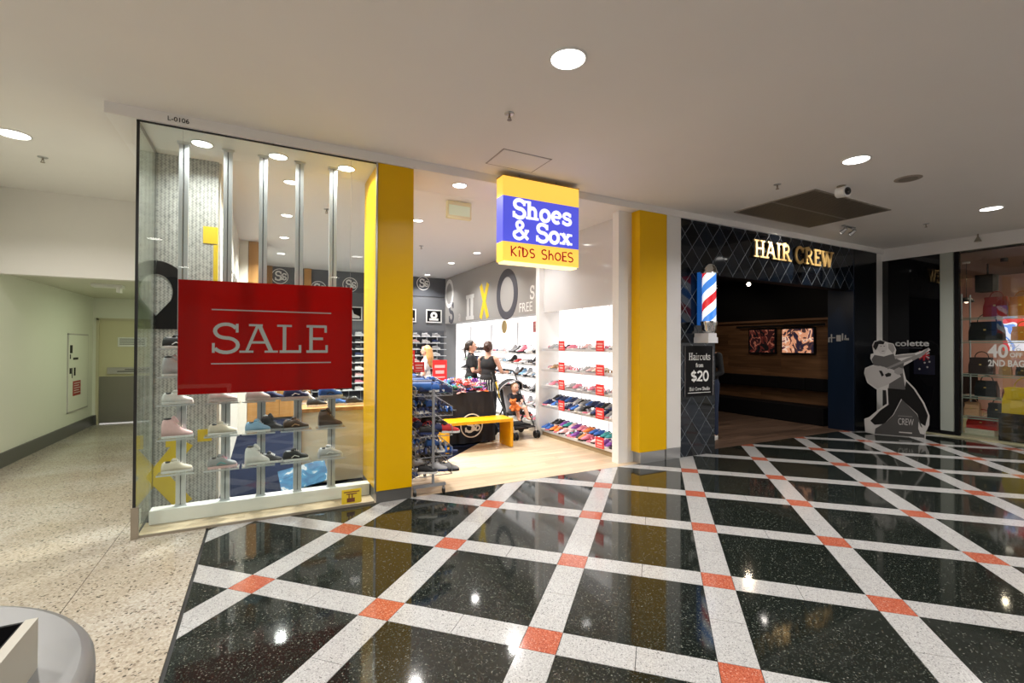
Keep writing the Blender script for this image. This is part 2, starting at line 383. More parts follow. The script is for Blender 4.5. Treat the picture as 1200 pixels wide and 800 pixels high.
HAND = {'K': (.62, [[(.12,0),(.10,1)], [(.52,.95),(.13,.5),(.55,.02)]]), 'i': (.34, [[(.17,0),(.17,.66)], [(.03,.86),(.18,1.0),(.32,.84)]]),
        'D': (.66, [[(.14,.05),(.12,.95),(.45,.72),(.55,.45),(.42,.12),(.14,.03)]]), 's': (.56, [arc(.28,.68,.19,.2,40,270,8)+arc(.28,.26,.2,.22,90,-140,8)[1:]]),
        'S': (.60, [arc(.30,.72,.22,.24,40,270,8)+arc(.30,.25,.23,.24,90,-140,8)[1:]]), 'h': (.62, [[(.12,0),(.14,1)], [(.13,.45),(.33,.62),(.48,.45),(.5,0)]]),
        'O': (.66, [arc(.33,.42,.25,.38,80,440,16)]), 'E': (.56, [[(.5,.95),(.12,.92),(.12,.05),(.52,.04)], [(.12,.5),(.44,.52)]]), ' ': (.5, [])}
SK = [0]
def stroke(g, pts, w, y0, y1, m=0):
    n = len(pts); P = [Vector(p) for p in pts]
    closed = n > 3 and (P[0]-P[-1]).length < 1e-4
    A, B = [], []
    for i in range(n):
        if closed:
            d = (P[(i+1) % n if i < n-1 else 1] - P[i-1 if i > 0 else n-2])
        else: d = P[min(i+1, n-1)] - P[max(i-1, 0)]
        if d.length < 1e-9: d = Vector((1, 0))
        d.normalize(); nn = Vector((-d.y, d.x)); k = 1.
        if 0 < i < n-1:
            e = (P[i+1]-P[i]).normalized(); k = 1/max(.45, abs(Vector((-e.y, e.x)).dot(nn)))
        A.append(P[i]+nn*w/2*k); B.append(P[i]-nn*w/2*k)
    for i in range(n-1):
        SK[0] = (SK[0]+1) % 23; y0j = y0-.00004*SK[0]
        g.prism([tuple(A[i]), tuple(A[i+1]), tuple(B[i+1]), tuple(B[i])], y0j, y1, 'xz', m)
def glyph(ch, size, wt, depth, font='slab', sx=1., serif=1.):
    """one character standing in the xz plane, printed face towards -y"""
    g = G()
    if font == 'slab':
        adv, st, sf = GL[ch]
        for pts, k in st: stroke(g, [(p[0]*size*sx, p[1]*size) for p in pts], wt*k*size, -depth, 0)
        for x, y, h in (sf if serif else []):
            t = wt*.62*size; yy = y*size + (t/2 if y < .3 else -t/2)
            g.box((x-h*.95*serif-wt*.25)*size*sx, (x+h*.95*serif+wt*.25)*size*sx, -depth-.0011-.00003*int(x*20), 0, yy-t/2, yy+t/2)
    else:
        adv, st = HAND[ch]
        for pts in st: stroke(g, [(p[0]*size*sx, p[1]*size) for p in pts], wt*size, -depth, 0)
    return g, adv*size*sx
def text_width(s, size, font='slab', sx=1., gap=0.):
    T = GL if font == 'slab' else HAND
    return sum(T[c][0] for c in s)*size*sx + gap*size*(len(s)-1)
def write(s, parent, material, x, y, z, size, wt=.13, depth=.002, font='slab', sx=1., width=None, name='letter', joined=False, rz=0., gap=0., serif=1.):
    """lettering as flat or raised pieces; x is the left end"""
    if width: sx = sx*width/text_width(s, size, font, sx, gap)
    c, sn = math.cos(rz), math.sin(rz); cur = 0.; J = G(); out = []
    for ch in s:
        g, adv = glyph(ch, size, wt, depth, font, sx, serif)
        if g.v:
            if joined:
                k = len(J.v); J.add(g.v, g.f); J.xf(Matrix.Translation((cur, 0, 0)), k)
            else: out.append(g.obj(name, material, parent, (x+cur*c, y+cur*sn, z), rz))
        cur += adv + gap*size
    if joined: out.append(J.obj(name, material, parent, (x, y, z), rz))
    return out
def sans(s, parent, material, x, y, z, size, depth=.002, name='lettering', rz=0., width=None, bold=0., align='LEFT'):
    cu = bpy.data.curves.new(name, 'FONT'); cu.body = s; cu.size = size; cu.extrude = depth/2; cu.offset = bold; cu.align_x = align
    t = bpy.data.objects.new('tmp', cu); COL.objects.link(t)
    me = bpy.data.meshes.new_from_object(t.evaluated_get(bpy.context.evaluated_depsgraph_get()))
    bpy.data.objects.remove(t); bpy.data.curves.remove(cu)
    if width:
        xs = [v.co.x for v in me.vertices]; k = width/max(max(xs)-min(xs), 1e-6)
        me.transform(Matrix.Scale(k, 4, (1, 0, 0)))
    me.transform(Matrix.Rotation(PI/2, 4, 'X'))
    me.materials.clear(); me.materials.append(material); me.name = name
    o = bpy.data.objects.new(name, me); COL.objects.link(o); o.location = (x, y, z); o.rotation_euler = (0, 0, rz)
    if parent: o.parent = parent
    return o
def roundel(parent, x, y, z, r, material, rz=0., name='logo'):
    """ring with S & S inside"""
    g = G(); stroke(g, arc(0, 0, r*.93, r*.93, 0, 360, 36), r*.09, -.006, 0)
    for ch, cx, cz, s in (('S', -.55, -.50, 1.12), ('&', -.02, -.42, .62), ('S', .22, -.42, .80)):
        q, a = glyph(ch, r*s, .17, .006); k = len(g.v); g.add(q.v, q.f); g.xf(Matrix.Translation((r*cx, 0, r*cz)), k)
    return g.obj(name, material, parent, (x, y, z), rz)
def lamp(name, parent, loc, power, col, size, spread=PI*.8, rot=(0, 0, 0), shape='DISK', sy=None):
    l = bpy.data.lights.new(name, 'AREA'); l.shape = shape; l.size = size; l.energy = power; l.color = col; l.spread = spread
    if sy: l.size_y = sy
    o = bpy.data.objects.new(name, l); COL.objects.link(o); o.location = loc; o.rotation_euler = rot
    if parent: o.parent = parent
    return o
# ================================================================== THE SETTING
CZ, SZ, FY = 3.56, 3.47, 4.90          # mall ceiling, shop ceiling, shopfront line
floor = struct(G().box(-8, 16.5, -9, 13.5, -.08, -.012).obj('floor', M['grout']), 'polished mall floor of black, white, red and beige terrazzo')
C7 = math.sqrt(.5); O2 = (2.7717, 2.2152)
def gw(i, j): return (O2[0]+(i+j)*C7, O2[1]+(j-i)*C7)
def rect(i0, i1, j0, j1, e=.0018): return [gw(i0+e, j0+e), gw(i1-e, j0+e), gw(i1-e, j1-e), gw(i0+e, j1-e)]
rest = {'black_t': G(), 'white_t': G(), 'red_t': G()}
def floor_piece(name, key, poly):
    for x0, x1, y1 in ((-.41, 6.07, 4.91), (6.07, 11.02, 5.06)):
        p = clipr(poly, x0, x1, -6, y1)
        if area(p) < .0008: continue
        cx = sum(a for a, b in p)/len(p); cy = sum(b for a, b in p)/len(p)
        if cx*.466+cy*.885 < .9 or cy < -.35*cx:
            rest[key].prism(p, -.012, 0, 'xy'); continue
        q = [(a-cx, b-cy) for a, b in p]
        G().prism(q, -.012, 0, 'xy').obj(name, M[key], floor, (cx, cy, 0))
for i in range(-9, 14):
    for j in range(-9, 14):
        c = gw(i+.5, j+.5)
        if not (-2 < c[0] < 13 and -7 < c[1] < 7): continue
        floor_piece('black_tile', 'black_t', rect(i+.1, i+.9, j+.1, j+.9))
        floor_piece('red_tile', 'red_t', rect(i-.1, i+.1, j-.1, j+.1))
        for h in (0, .4):
            floor_piece('white_strip', 'white_t', rect(i+.1+h, i+.5+h, j-.1, j+.1))
            floor_piece('white_strip', 'white_t', rect(i-.1, i+.1, j+.1+h, j+.5+h))
for k, g in rest.items():
    o = g.obj('outlying_tiles', M[k], floor); o['kind'] = 'stuff'
xs = [-1.06, -.43]
for x0, x1 in ((-1.06, -.43), (-3.02, -1.063), (-7, -3.023)):
    for y0, y1 in ((-6, .2), (.2, 3.2), (3.2, 6.2), (6.2, 9.2), (9.2, 12.3)):
        if y0 > 4 and x0 == -1.06:
            if y0 > 3.3: continue
        yy = 4.93 if (x0 == -1.06 and y1 > 4.93) else y1
        G().box(x0, x1-.002, y0, yy-.002, -.012, 0).obj('terrazzo_slab', M['beige_t'], floor)
G().box(-1.06, -.95, 4.93, 12.3, -.012, 0).obj('terrazzo_slab', M['beige_t'], floor)
# shop floor: oak boards in front of a diagonal edge, navy carpet behind it
fl2 = struct(G().box(-.93, 5.3, 4.91, 12.62, -.0119, -.008).obj('floor_shop', M['grout']), 'shop floor of pale oak boards and navy carpet')
y = 4.915; r = 0
while y < 8.6:
    off = (r * .47) % 1.25; x = -.93 - off
    while x < 4.9:
        p = clipr([(x+.001, y+.001), (x+1.249, y+.001), (x+1.249, y+.124), (x+.001, y+.124)], -.925, 4.86, 4.915, 8.6)
        if y > 5.24 and len(p) > 2: p = clip(p, -C7, C7, 3.98*C7); p = clip(p, -1, 0, -1.05) if len(p) > 2 else p
        if area(p) > .001:
            cx = sum(a for a, b in p)/len(p); cy = sum(b for a, b in p)/len(p)
            G().prism([(a-cx, b-cy) for a, b in p], -.008, 0, 'xy').obj('floor_board', M['oak'], fl2, (cx, cy, 0))
        x += 1.25
    y += .125; r += 1
G().prism([(-.92, 5.29), (1.05, 5.29), (1.05, 5.03), (1.31, 5.291), (4.6, 8.58), (4.86, 8.84), (4.86, 12.6), (-.92, 12.6)], -.008, .001, 'xy').obj('carpet', M['carpet'], fl2)
# salon floor boards
fl3 = struct(G().box(6.0, 10.7, 5.06, 9.6, -.0119, -.008).obj('floor_salon', M['grout']), 'brown timber floor of the hair salon')
y = 5.065; r = 0
while y < 9.5:
    x = 6.0 - (r*.61) % 1.5
    while x < 10.6:
        p = clipr([(x, y), (x+1.497, y), (x+1.497, y+.177), (x, y+.177)], 6.0, 10.6, 5.06, 9.6)
        if area(p) > .003:
            cx = sum(a for a, b in p)/len(p); cy = sum(b for a, b in p)/len(p)
            G().prism([(a-cx, b-cy) for a, b in p], -.008, 0, 'xy').obj('floor_board', M['brownfl'], fl3, (cx, cy, 0))
        x += 1.5
    y += .18; r += 1
# ceilings
struct(G().box(-8, 16, -9, 4.86, CZ, CZ+.1).box(-8, -1.15, 4.86, 8.15, CZ, CZ+.1).obj('ceiling', M['ceil']), 'beige plasterboard mall ceiling')
struct(G().box(-1.15, 11.0, 4.86, 4.879, SZ, CZ+.02).obj('trim_7', M['ceil']), 'beige soffit edge above the shopfronts')
t = struct(G().box(-1.15, 11.0, 4.88, 5.52, SZ, CZ+.1).box(-1.15, 5.3, 5.524, 12.7, SZ, CZ+.1).obj('ceiling_shop', M['ceils']), 'shop ceiling behind a shallow soffit step')
struct(G().box(-8, -.95, 8.15, 8.30, 2.48, CZ+.1).obj('wall_corridor_bulkhead', M['ceil']), 'bulkhead above the corridor mouth')
struct(G().box(-3.2, -.95, 8.30, 12.3, 2.52, 2.6).obj('ceiling_corridor', M['corrc']), 'low corridor ceiling')
# corridor
struct(G().box(-3.2, -3.0, 5.0, 12.3, 0, 3.6).obj('wall_corridor_left', M['corrw']), 'pale corridor wall')
struct(G().box(-3.2, -2.95, 12.15, 12.4, 0, 2.6).box(-2.95, -1.4, 12.15, 12.4, 2.12, 2.6).box(-1.4, -.9, 12.15, 12.4, 0, 2.6).obj('wall_corridor_end', M['corrw']), 'end wall of the corridor')
struct(G().box(-.97, -.95, 5.66, 12.3, 0, 3.6).obj('wall_corridor_right', M['corrw']), 'corridor side of the shop wall')
struct(G().box(-3.0, -2.975, 5.0, 12.15, 0, .19).box(-2.975, -2.93, 12.1, 12.15, 0, .19).obj('baseboard_left', M['base']), 'dark grey skirting along the corridor wall')
d = struct(thing('door_1', 'pale corridor doors with stainless lower half', 'door', (-2.2, 12.2, 0))); del d['category']
G().box(-.71, .01, 0, .05, .95, 2.08).box(.02, .78, 0, .05, .95, 2.08).obj('door_leaf', mat('door_laminate', (.66, .62, .42), .5), d)
G().box(-.71, .01, -.006, .05, .02, .95).box(.02, .78, -.006, .05, .02, .95).obj('kick_plate', mat('dull_steel', (.30, .29, .26), .35, .7), d)
G().box(-.75, -.71, -.06, .05, 0, 2.12).box(.78, .82, -.06, .05, 0, 2.12).box(-.75, .82, -.06, .05, 2.08, 2.12).obj('door_frame', mat('door_frame_paint', (.62, .58, .42), .5), d)
tag(G().box(-2.62, -2.15, 12.18, 12.199, 1.55, 1.74).obj('door_sign', M['whitep']), 'small white notice stuck on the upper half of the corridor door', 'sign')
bpy.data.objects['door_sign'].data.materials.append(M['blackp'])
g = G()
for k in range(4): g.box(-2.59, -2.18, 12.177, 12.18, 1.70-k*.035, 1.712-k*.035)
g.obj('printed_lines', M['blackp'], bpy.data.objects['door_sign'])
o = tag(G().box(-2.78, -1.9, 12.165, 12.193, 1.0, 1.13).obj('door_plate', M['pale']), 'long pale plate with a line of print across the corridor door', 'sign')
G().box(-2.62, -2.0, 12.162, 12.165, 1.04, 1.055).box(-2.5, -2.1, 12.162, 12.165, 1.08, 1.092).obj('printed_lines', M['blackp'], o)
# hose cabinet on corridor wall
hc = thing('hose_reel_cabinet', 'white hose reel cabinet door set in the corridor wall', 'cabinet', (-3.0, 11.3, .42))
G().box(0, .018, -.5, .5, 0, 1.34).obj('cabinet_door', M['corrw'], hc, bevel=.004)
g = G()
for y0, y1, z0, z1 in ((-.53, .53, 1.34, 1.365), (-.53, .53, -.025, 0), (-.53, -.5, -.025, 1.365), (.5, .53, -.025, 1.365)): g.box(0, .012, y0, y1, z0, z1)
g.obj('cabinet_frame', M['pale'], hc)
for a in ((-.46, -.34, 1.02, 1.16), (-.46, -.42, .92, 1.0), (-.30, -.05, .90, .94), (-.47, -.38, .66, .76), (-.36, -.33, .58, .76), (-.26, -.18, .62, .76)): G().box(.018, .021, *a).obj('printed_icon', M['blackp'], hc)
o = G().box(.018, .024, -.30, .08, .26, .52).obj('warning_plate', mat('red_plate', (.35, .03, .02), .5), hc)
g = G()
for k in range(5): g.box(.024, .026, -.26, .04-.05*(k % 2), .475-k*.042, .485-k*.042)
g.obj('print', M['whitep'], o)
# unseen dark wall added behind the viewpoint to keep window reflections dark
ow = struct(G().box(-6, 7, -7.2, -7.0, 0, CZ).obj('wall_reflection_blocker', mat('blocker_wall', (.05, .042, .038), .5)), 'unseen dark wall added across the mall to darken glass reflections')
for k in range(10): G().box(-5.95+1.3*k, -4.70+1.3*k, -7.0, -6.97, .1, 3.0).obj('blocker_panel', mat('blocker_panel_brown', (.07, .055, .045), .5) if k == 0 else bpy.data.materials['blocker_panel_brown'], ow)
# corridor ceiling items
o = tag(G().box(-2.32, -1.95, 9.25, 9.45, 2.475, 2.52).box(-2.02, -1.97, 9.26, 9.40, 2.40, 2.475).obj('ceiling_sensor', M['white'], bevel=.004), 'small white sensor bracket under the corridor ceiling', 'sensor')
cl = thing('corridor_light', 'long fluorescent batten on the low corridor ceiling', 'light', (-1.6, 10.3, 2.52))
G().box(-.08, .08, -.6, .6, -.05, 0).obj('body', M['white'], cl)
G().box(-.06, .06, -.58, .58, -.065, -.05).obj('diffuser', mat('corridor_tube', (1, 1, 1), .5, emit=2.5, ecol=CORR_COL), cl)
lamp('corridor_lamp', cl, (0, 0, -.08), CORR_W, CORR_COL, .14, PI, shape='RECTANGLE', sy=1.2)

# shop shell
struct(G().box(-.95, -.42, 5.66, 5.70, 0, SZ).obj('wall_window_left', M['paper']), 'zigzag wallpaper panel closing the left of the display window')
struct(G().box(-.94, -.40, 5.70, 9.68, 0, SZ).obj('wall_left', mat('cream_shop_wall', (.72, .69, .62), .5)), 'cream left wall of the shop')
struct(G().box(-.94, -.26, 9.68, 12.6, 0, SZ).obj('wall_left_return', mat('cream_shop_wall2', (.72, .69, .62), .5)), 'cream left return wall further back')
bw = struct(G().box(-.94, 5.3, 12.6, 12.75, 0, SZ).obj('wall_back', M['slate2']), 'grey back wall of the shoe shop')
G().box(-.26, 4.5, 12.57, 12.6, 2.95, SZ).obj('bulkhead_band', M['slate'], bw)
G().box(-.26, 4.5, 12.58, 12.6, 2.0, 2.93).obj('slate_panel', mat('slate_lower', (.13, .137, .15), .6), bw)
rw = struct(G().box(4.86, 5.3, 5.3, 12.6, 0, SZ).obj('wall_right', M['white']), 'right wall of the shoe shop')
G().box(4.5, 4.86, 7.42, 12.6, 2.21, SZ).obj('graphic_panel', M['paper2'], rw)
G().box(4.5, 4.86, 5.16, 7.30, 2.21, SZ).obj('gloss_panel', mat('white_gloss_panel', (.62, .62, .63), .08, coat=.5), rw)
G().box(4.40, 4.86, 7.30, 7.42, 0, SZ).obj('fin', M['white'], rw)
G().box(4.30, 4.86, 5.03, 5.16, 0, SZ).obj('fin', M['white'], rw)
G().box(4.84, 4.858, 7.42, 12.59, .14, 2.21).obj('backlit_panel', M['shelfglow'], rw)
G().box(4.84, 4.858, 5.16, 7.30, .10, 2.21).obj('backlit_panel', M['shelfglow'], rw)
struct(G().box(4.86, 5.33, 4.93, 5.29, 0, SZ).obj('wall_right_end', M['wallw']), 'end of the dividing wall')
struct(G().box(5.055, 5.33, 4.885, 4.93, .16, SZ).obj('wall_pilaster', M['wallw']), 'white pilaster between the shoe shop and the salon')
struct(G().box(5.05, 5.33, 4.89, 4.93, 0, .16).obj('baseboard_pilaster', M['steel']), 'steel skirting of the white pilaster')
# wallpaper letters on the left panel
lp = bpy.data.objects['wall_window_left']
g = G(); stroke(g, arc(-.93, 2.12, .20, .235, 90, -32, 14)+[(-.885, 1.83)], .13, 5.652, 5.66)
g.box(-.93, -.68, 5.6505, 5.66, 1.755, 1.885); g.obj('graphic_two', M['blackp'], lp)
g = G(); stroke(g, [(-.68, .64), (-.93, .29)], .15, 5.652, 5.66); stroke(g, [(-.93, .36), (-.68, .02)], .15, 5.652, 5.66)
g.box(-.84, -.68, 5.6545, 5.66, .60, .73).box(-.58, -.46, 5.652, 5.66, .63, .75); g.obj('graphic_cross', M['yelp'], lp)
G().box(-.55, -.42, 5.652, 5.66, 2.63, 2.80).box(-.46, -.42, 5.6522, 5.66, 2.1, 2.62).obj('graphic_bar', M['yelp'], lp)
# letters on the graphic panel of the right wall  (x runs towards -y here)
gp = rw
def onright(pts, w, key, name, y0=0):
    g = G(); stroke(g, pts, w, -.004, 0); g.obj(name, M[key], gp, (4.4995, 0, 0), -PI/2)
def ell2(yc, zc, ry, rz_, n=40): return [(-p[0], p[1]) for p in arc(yc, zc, ry, rz_, 0, 360, n)]
g = G(); stroke(g, [p for p in ell2(8.78, 2.68, .40, .45) if p[1] > 2.2], .17, -.004, 0); g.obj('graphic_letter', M['greyp'], gp, (4.4995, 0, 0), -PI/2)
onright([p for p in ell2(12.25, 3.02, .28, .34) if -p[0] < 12.56], .11, 'whitep', 'graphic_letter')
for s, yy, zz, sz, wt, key in (('S', 12.25, 2.24, .52, .2, 'greyp'), ('I', 11.02, 2.24, .62, .24, 'whitep'), ('I', 10.78, 2.24, .62, .24, 'whitep'), ('a', 11.55, 2.24, .26, .2, 'pale')):
    write(s, gp, M[key], 4.4995, yy, zz, sz, wt, .004, rz=-PI/2, name='graphic_letter')
onright([(-10.12, 2.24), (-9.72, 3.02)], .14, 'yelp', 'graphic_letter'); onright([(-9.72, 2.24), (-10.12, 3.02)], .14, 'yelp', 'graphic_letter')
write('S', gp, M['whitep'], 4.4995, 7.80, 2.5, .24, .16, .004, rz=-PI/2, name='graphic_letter')
sans('FREE', gp, M['whitep'], 4.4995, 8.25, 2.27, .26, .003, 'graphic_word', -PI/2)

# ------------------------------------------------------------------ shop window
w1 = struct(G().box(-.925, 1.005, 4.90, 4.912, .02, SZ-.004).obj('window_1', M['glass']), 'tall frameless front pane of the shoe shop window')
w2 = struct(G().box(-.94, -.928, 4.90, 5.655, .02, SZ-.004).obj('window_2', M['glass']), 'narrow side pane of the shoe shop window')
struct(G().box(-.945, -.925, 4.888, 4.902, .26, SZ-.002).box(-.945, 1.01, 4.89, 4.906, SZ-.012, SZ-.001).box(-.948, -.930, 4.9, 5.66, SZ-.012, SZ-.001).box(-.948, -.936, 5.645, 5.665, 0, SZ).obj('trim_1', M['blackm']), 'thin black glazing joints of the shop window')
struct(G().box(-.955, -.905, 4.88, 4.915, 0, .26).obj('trim_2', M['taupe']), 'taupe metal corner guard at the foot of the glass')
struct(G().box(-.93, 1.01, 4.897, 4.915, -.002, .02).obj('trim_3', M['taupe']), 'thin metal channel under the glass')
struct(G().box(1.004, 1.016, 4.872, 4.91, .11, SZ).obj('trim_4', M['steel']), 'steel edge between glass and yellow column')
struct(G().box(-.89, 1.02, 5.20, 5.33, 0, .125).obj('trim_5', M['white'], bevel=.006), 'white plinth rail behind the window glass')
c1 = thing('yellow_column', 'broad yellow column at the left of the shop entrance', 'column', (1.2, 5.24, 0))
G().box(-.18, .19, -.36, .36, .12, SZ).obj('shaft', M['yellow'], c1, bevel=.004)
G().box(-.175, .185, -.35, .355, 0, .12).obj('plinth', M['base'], c1)
c2 = thing('yellow_column', 'slim yellow column at the right of the shop entrance', 'column', (4.77, 5.0, 0))
G().box(-.24, .265, -.13, .1, .155, SZ).obj('shaft', M['yellow'], c2, bevel=.004)
G().box(-.20, .255, -.11, .09, 0, .155).obj('plinth', M['steel'], c2)
bn = thing('sale_banner', 'wide red banner reading SALE hung inside the window glass', 'banner', (.066, 4.952, 1.168))
pts = [(-.722, 0), (.722, .006), (.720, 1.018), (-.725, 1.003)]
g = G(); g.add([(x, 0, z) for x, z in pts], [(0, 1, 2, 3)]); o = g.obj('banner_sheet', M['red'], bn); q = o.modifiers.new('sheet', 'SOLIDIFY'); q.thickness = .0015; q.offset = 0
write('SALE', bn, M['pale'], -.478, -.002, .365, .262, .115, .002, width=1.0, gap=.06, serif=1.1)
G().box(-.478, .522, -.004, -.002, .745, .755).obj('rule', M['pale'], bn); G().box(-.478, .522, -.004, -.002, .262, .272).obj('rule', M['pale'], bn)
for sx in (-.70, .70): G().cyl((sx, 0, 1.0), (sx, 0, 2.30), .0015, n=5).obj('cord', M['steel'], bn)
nt_ = thing('window_notice', 'small yellow printed notice stuck low on the window glass', 'notice', (.785, 4.895, .035))
G().box(-.094, .094, -.003, .003, 0, .14).obj('sheet', M['yelp'], nt_)
g = G().box(-.075, .075, -.005, -.003, .11, .12).box(-.05, .05, -.005, -.003, .09, .1).box(-.045, .03, -.005, -.003, .015, .055).box(-.03, -.02, -.005, -.003, .055, .09).box(0, .01, -.005, -.003, .055, .09)
g.obj('print', mat('brown_print', (.18, .06, .03), .5), nt_)
sn = thing('unit_number', 'tiny shop number lettered on the soffit edge', 'sign', (-.735, 4.858, 3.497))
sans('L-0106', sn, M['blackp'], 0, 0, 0, .055, .002, 'lettering', width=.15)

# hanging lightbox sign
sg = thing('lightbox_sign', 'glowing yellow and blue lightbox sign hung over the shop entrance', 'sign', (2.335, 4.66, 2.535))
W, D, H = 1.025, .16, .965
G().box(0, W, 0, D, .235, .745).obj('blue_panel', M['sign_b'], sg)
G().box(0, W, 0, D, .745, H).obj('yellow_panel', M['sign_y'], sg); G().box(0, W, 0, D, .02, .235).obj('yellow_panel', M['sign_y'], sg)
G().box(.02, W-.02, .01, D-.01, 0, .02).obj('bottom_diffuser', mat('sign_underglow', (1, .9, .6), .5, emit=1.2, ecol=(1, .80, .42)), sg)
G().box(-.004, W+.004, -.004, D+.004, H, H+.008).obj('edge_trim', mat('dark_yellow_trim', (.30, .16, .01), .4), sg)
for x in (.25, .75): G().cyl((x, .08, H), (x, .08, CZ-2.535-.0), .012, n=8).obj('hanger', M['steel'], sg)
write('Shoes', sg, M['sign_w'], .125, -.001, .515, .205, .205, .004, width=.80, gap=.02, serif=.9)
write('& Sox', sg, M['sign_w'], .125, -.001, .275, .205, .205, .004, width=.80, gap=.02, serif=.9)
write('KiDs ShOES', sg, M['sign_r'], .09, -.001, .075, .115, .13, .003, font='hand', width=.86)
# ================================================================== CEILING FIXTURES
def downlight(label, loc, r, power, col, group, spread=PI*.83):
    t = thing('downlight', label, 'downlight', loc, 0, group)
    g = G(); g.lathe([(r*1.12, 0), (r*1.12, -.006), (r, -.010), (r*.96, -.004), (r*.96, .0)], n=28); g.obj('ring', M['ring'], t)
    G().cyl((0, 0, -.0005), (0, 0, -.006), r*.96, n=28, sm=False).obj('diffuser', M['lampw'], t)
    if power: lamp('lamp', t, (0, 0, -.014), power, col, r*1.8, spread)
    return t
mall = [((1.815, 2.645), 'large round downlight above the middle of the picture'), ((5.445, 2.66), 'round downlight beside the security dome above the salon'),
        ((9.0, 2.70), 'rightmost round downlight in the mall ceiling'), ((-2.08, 6.04), 'leftmost round downlight near the corridor'),
        ((-1.8, 2.65), None), ((-1.8, -.98), None), ((1.815, -.98), None), ((5.445, -.98), None), ((9.0, -.98), None), ((-1.8, -4.6), None), ((1.8, -4.6), None), ((5.4, -4.6), None), ((9, -4.6), None)]
for (x, y), lb in mall:
    downlight(lb or ('mall downlight '+{2.65: 'left of the frame', -.98: 'just behind the viewpoint', -4.6: 'far behind the viewpoint'}[y]+', '+{-1.8: 'leftmost', 1.815: 'second from left', 1.8: 'second from left', 5.445: 'third from left', 5.4: 'third from left', 9.0: 'rightmost'}[x]), (x, y, CZ), .118, MALL_W, MALL_COL, 'mall downlights')
shop = [(-.52, 5.195, 'leftmost downlight over the shoe window'), (.112, 5.19, 'middle downlight over the shoe window'), (.757, 5.198, 'downlight over the window beside the yellow column'),
        (2.0, 5.12, 'downlight just inside the shop entrance'), (2.02, 6.86, 'shop downlight beside the broad yellow column'), (3.78, 8.7, 'shop downlight before the big grey letter O'),
        (3.74, 10.06, 'shop downlight beyond the big grey letter O'), (3.81, 12.05, 'shop downlight closest to the back wall'), (.26, 5.94, 'nearest downlight of the row seen through the window'),
        (.28, 7.5, 'second downlight of the row seen through the window'), (.30, 9.08, 'third downlight of the row seen through the window'), (.30, 10.7, 'farthest downlight of the row seen through the window'),
        (2.02, 8.6, 'shop downlight hidden behind the yellow column'), (2.02, 10.4, 'shop downlight at the centre rear'), (3.75, 7.0, 'shop downlight above the pram')]
for x, y, lb in shop: downlight(lb, (x, y, SZ), .072 if y > 5.3 else .082, WIN_W if y < 5.196 or x == .757 else (SHOP_W*.4 if x > 3 else SHOP_W*1.6 if x == 2.02 and y > 8 else SHOP_W), SHOP_COL, 'shop downlights', PI*.82 if y < 5.2 else PI*.7)
def sprinkler(label, x, y):
    t = thing('sprinkler', label, 'sprinkler', (x, y, CZ), 0, 'ceiling sprinklers')
    G().lathe([(.042, 0), (.042, -.004), (.03, -.010), (.012, -.012)], n=18).obj('escutcheon', M['steel'], t)
    g = G().cyl((0, 0, -.01), (0, 0, -.035), .008, n=8).cyl((-.012, 0, -.03), (-.006, 0, -.055), .003, n=6).cyl((.012, 0, -.03), (.006, 0, -.055), .003, n=6)
    g.cyl((0, 0, -.053), (0, 0, -.057), .02, n=12); g.obj('head', M['taupe'], t)
for lb, x, y in (('ceiling sprinkler near the access hatch above the sign', 1.814, 3.506), ('ceiling sprinkler left of the dark air grille', 5.45, 3.514),
                 ('ceiling sprinkler right of the twin spotlights', 9.23, 3.52), ('ceiling sprinkler near the corridor downlight', -2.064, 6.65)): sprinkler(lb, x, y)
for lb, x, y in (('shop sprinkler seen through the window', .75, 6.9), ('shop sprinkler beside the broad yellow column', 1.95, 7.2), ('shop sprinkler at the shop centre', 2.6, 8.6)):
    sprinkler(lb, x, y)
for o in [o for o in COL.objects if o.name.startswith('sprinkler') and o['label'].startswith('shop ')]: o.location.z = SZ
# access hatch
h = thing('access_hatch', 'flush ceiling access hatch above the lightbox sign', 'hatch', (2.37, 4.37, CZ))
G().box(-.27, .27, -.20, .20, -.006, 0).obj('hatch_panel', M['ceil'], h)
g = G()
for a in ((-.285, .285, -.215, -.203), (-.285, .285, .203, .215), (-.285, -.273, -.215, .215), (.273, .285, -.215, .215)): g.box(*a, -.004, 0)
g.obj('hatch_frame', mat('hatch_edge', (.38, .34, .31), .5), h)
# air grille
h = thing('air_grille', 'large dark return air grille in two panels before the salon', 'air grille', (6.93, 3.96, CZ))
gm = mat('grille_bronze', (.15, .125, .095), .45)
for k in range(2):
    y0 = -.55 + k*.56
    p = G().box(-.90, .90, y0, y0+.54, -.004, 0).obj('grille_panel', gm, h)
    for q in range(17):
        G().box(-.89, .89, y0+.012+q*.031, y0+.034+q*.031, -.010, -.004).obj('slat', gm, p)
g = G().box(-.92, .92, -.57, -.55, -.012, 0).box(-.92, .92, .55, .57, -.012, 0).box(-.92, -.90, -.57, .57, -.012, 0).box(.90, .92, -.57, .57, -.012, 0).box(-.9, .9, -.011, .011, -.012, 0)
g.obj('frame', mat('grille_frame', (.34, .30, .25), .45), h)
# security dome camera
h = thing('security_camera', 'white security camera on the ceiling beside the air grille', 'camera', (6.18, 3.18, CZ))
G().lathe([(.05, 0), (.05, -.015), (.03, -.02)], n=18).obj('mount', M['taupe'], h)
G().cyl((0, 0, -.015), (0, -.02, -.06), .018).cyl((0, .04, -.075), (-.02, -.075, -.085), .062, .066, 20).obj('housing', M['white'], h)
G().cyl((-.02, -.076, -.085), (-.022, -.082, -.0855), .045, n=18).obj('bezel', M['blackm'], h)
G().ell((-.022, -.080, -.085), .028, .014, .028).obj('lens', M['gloss_black'], h)
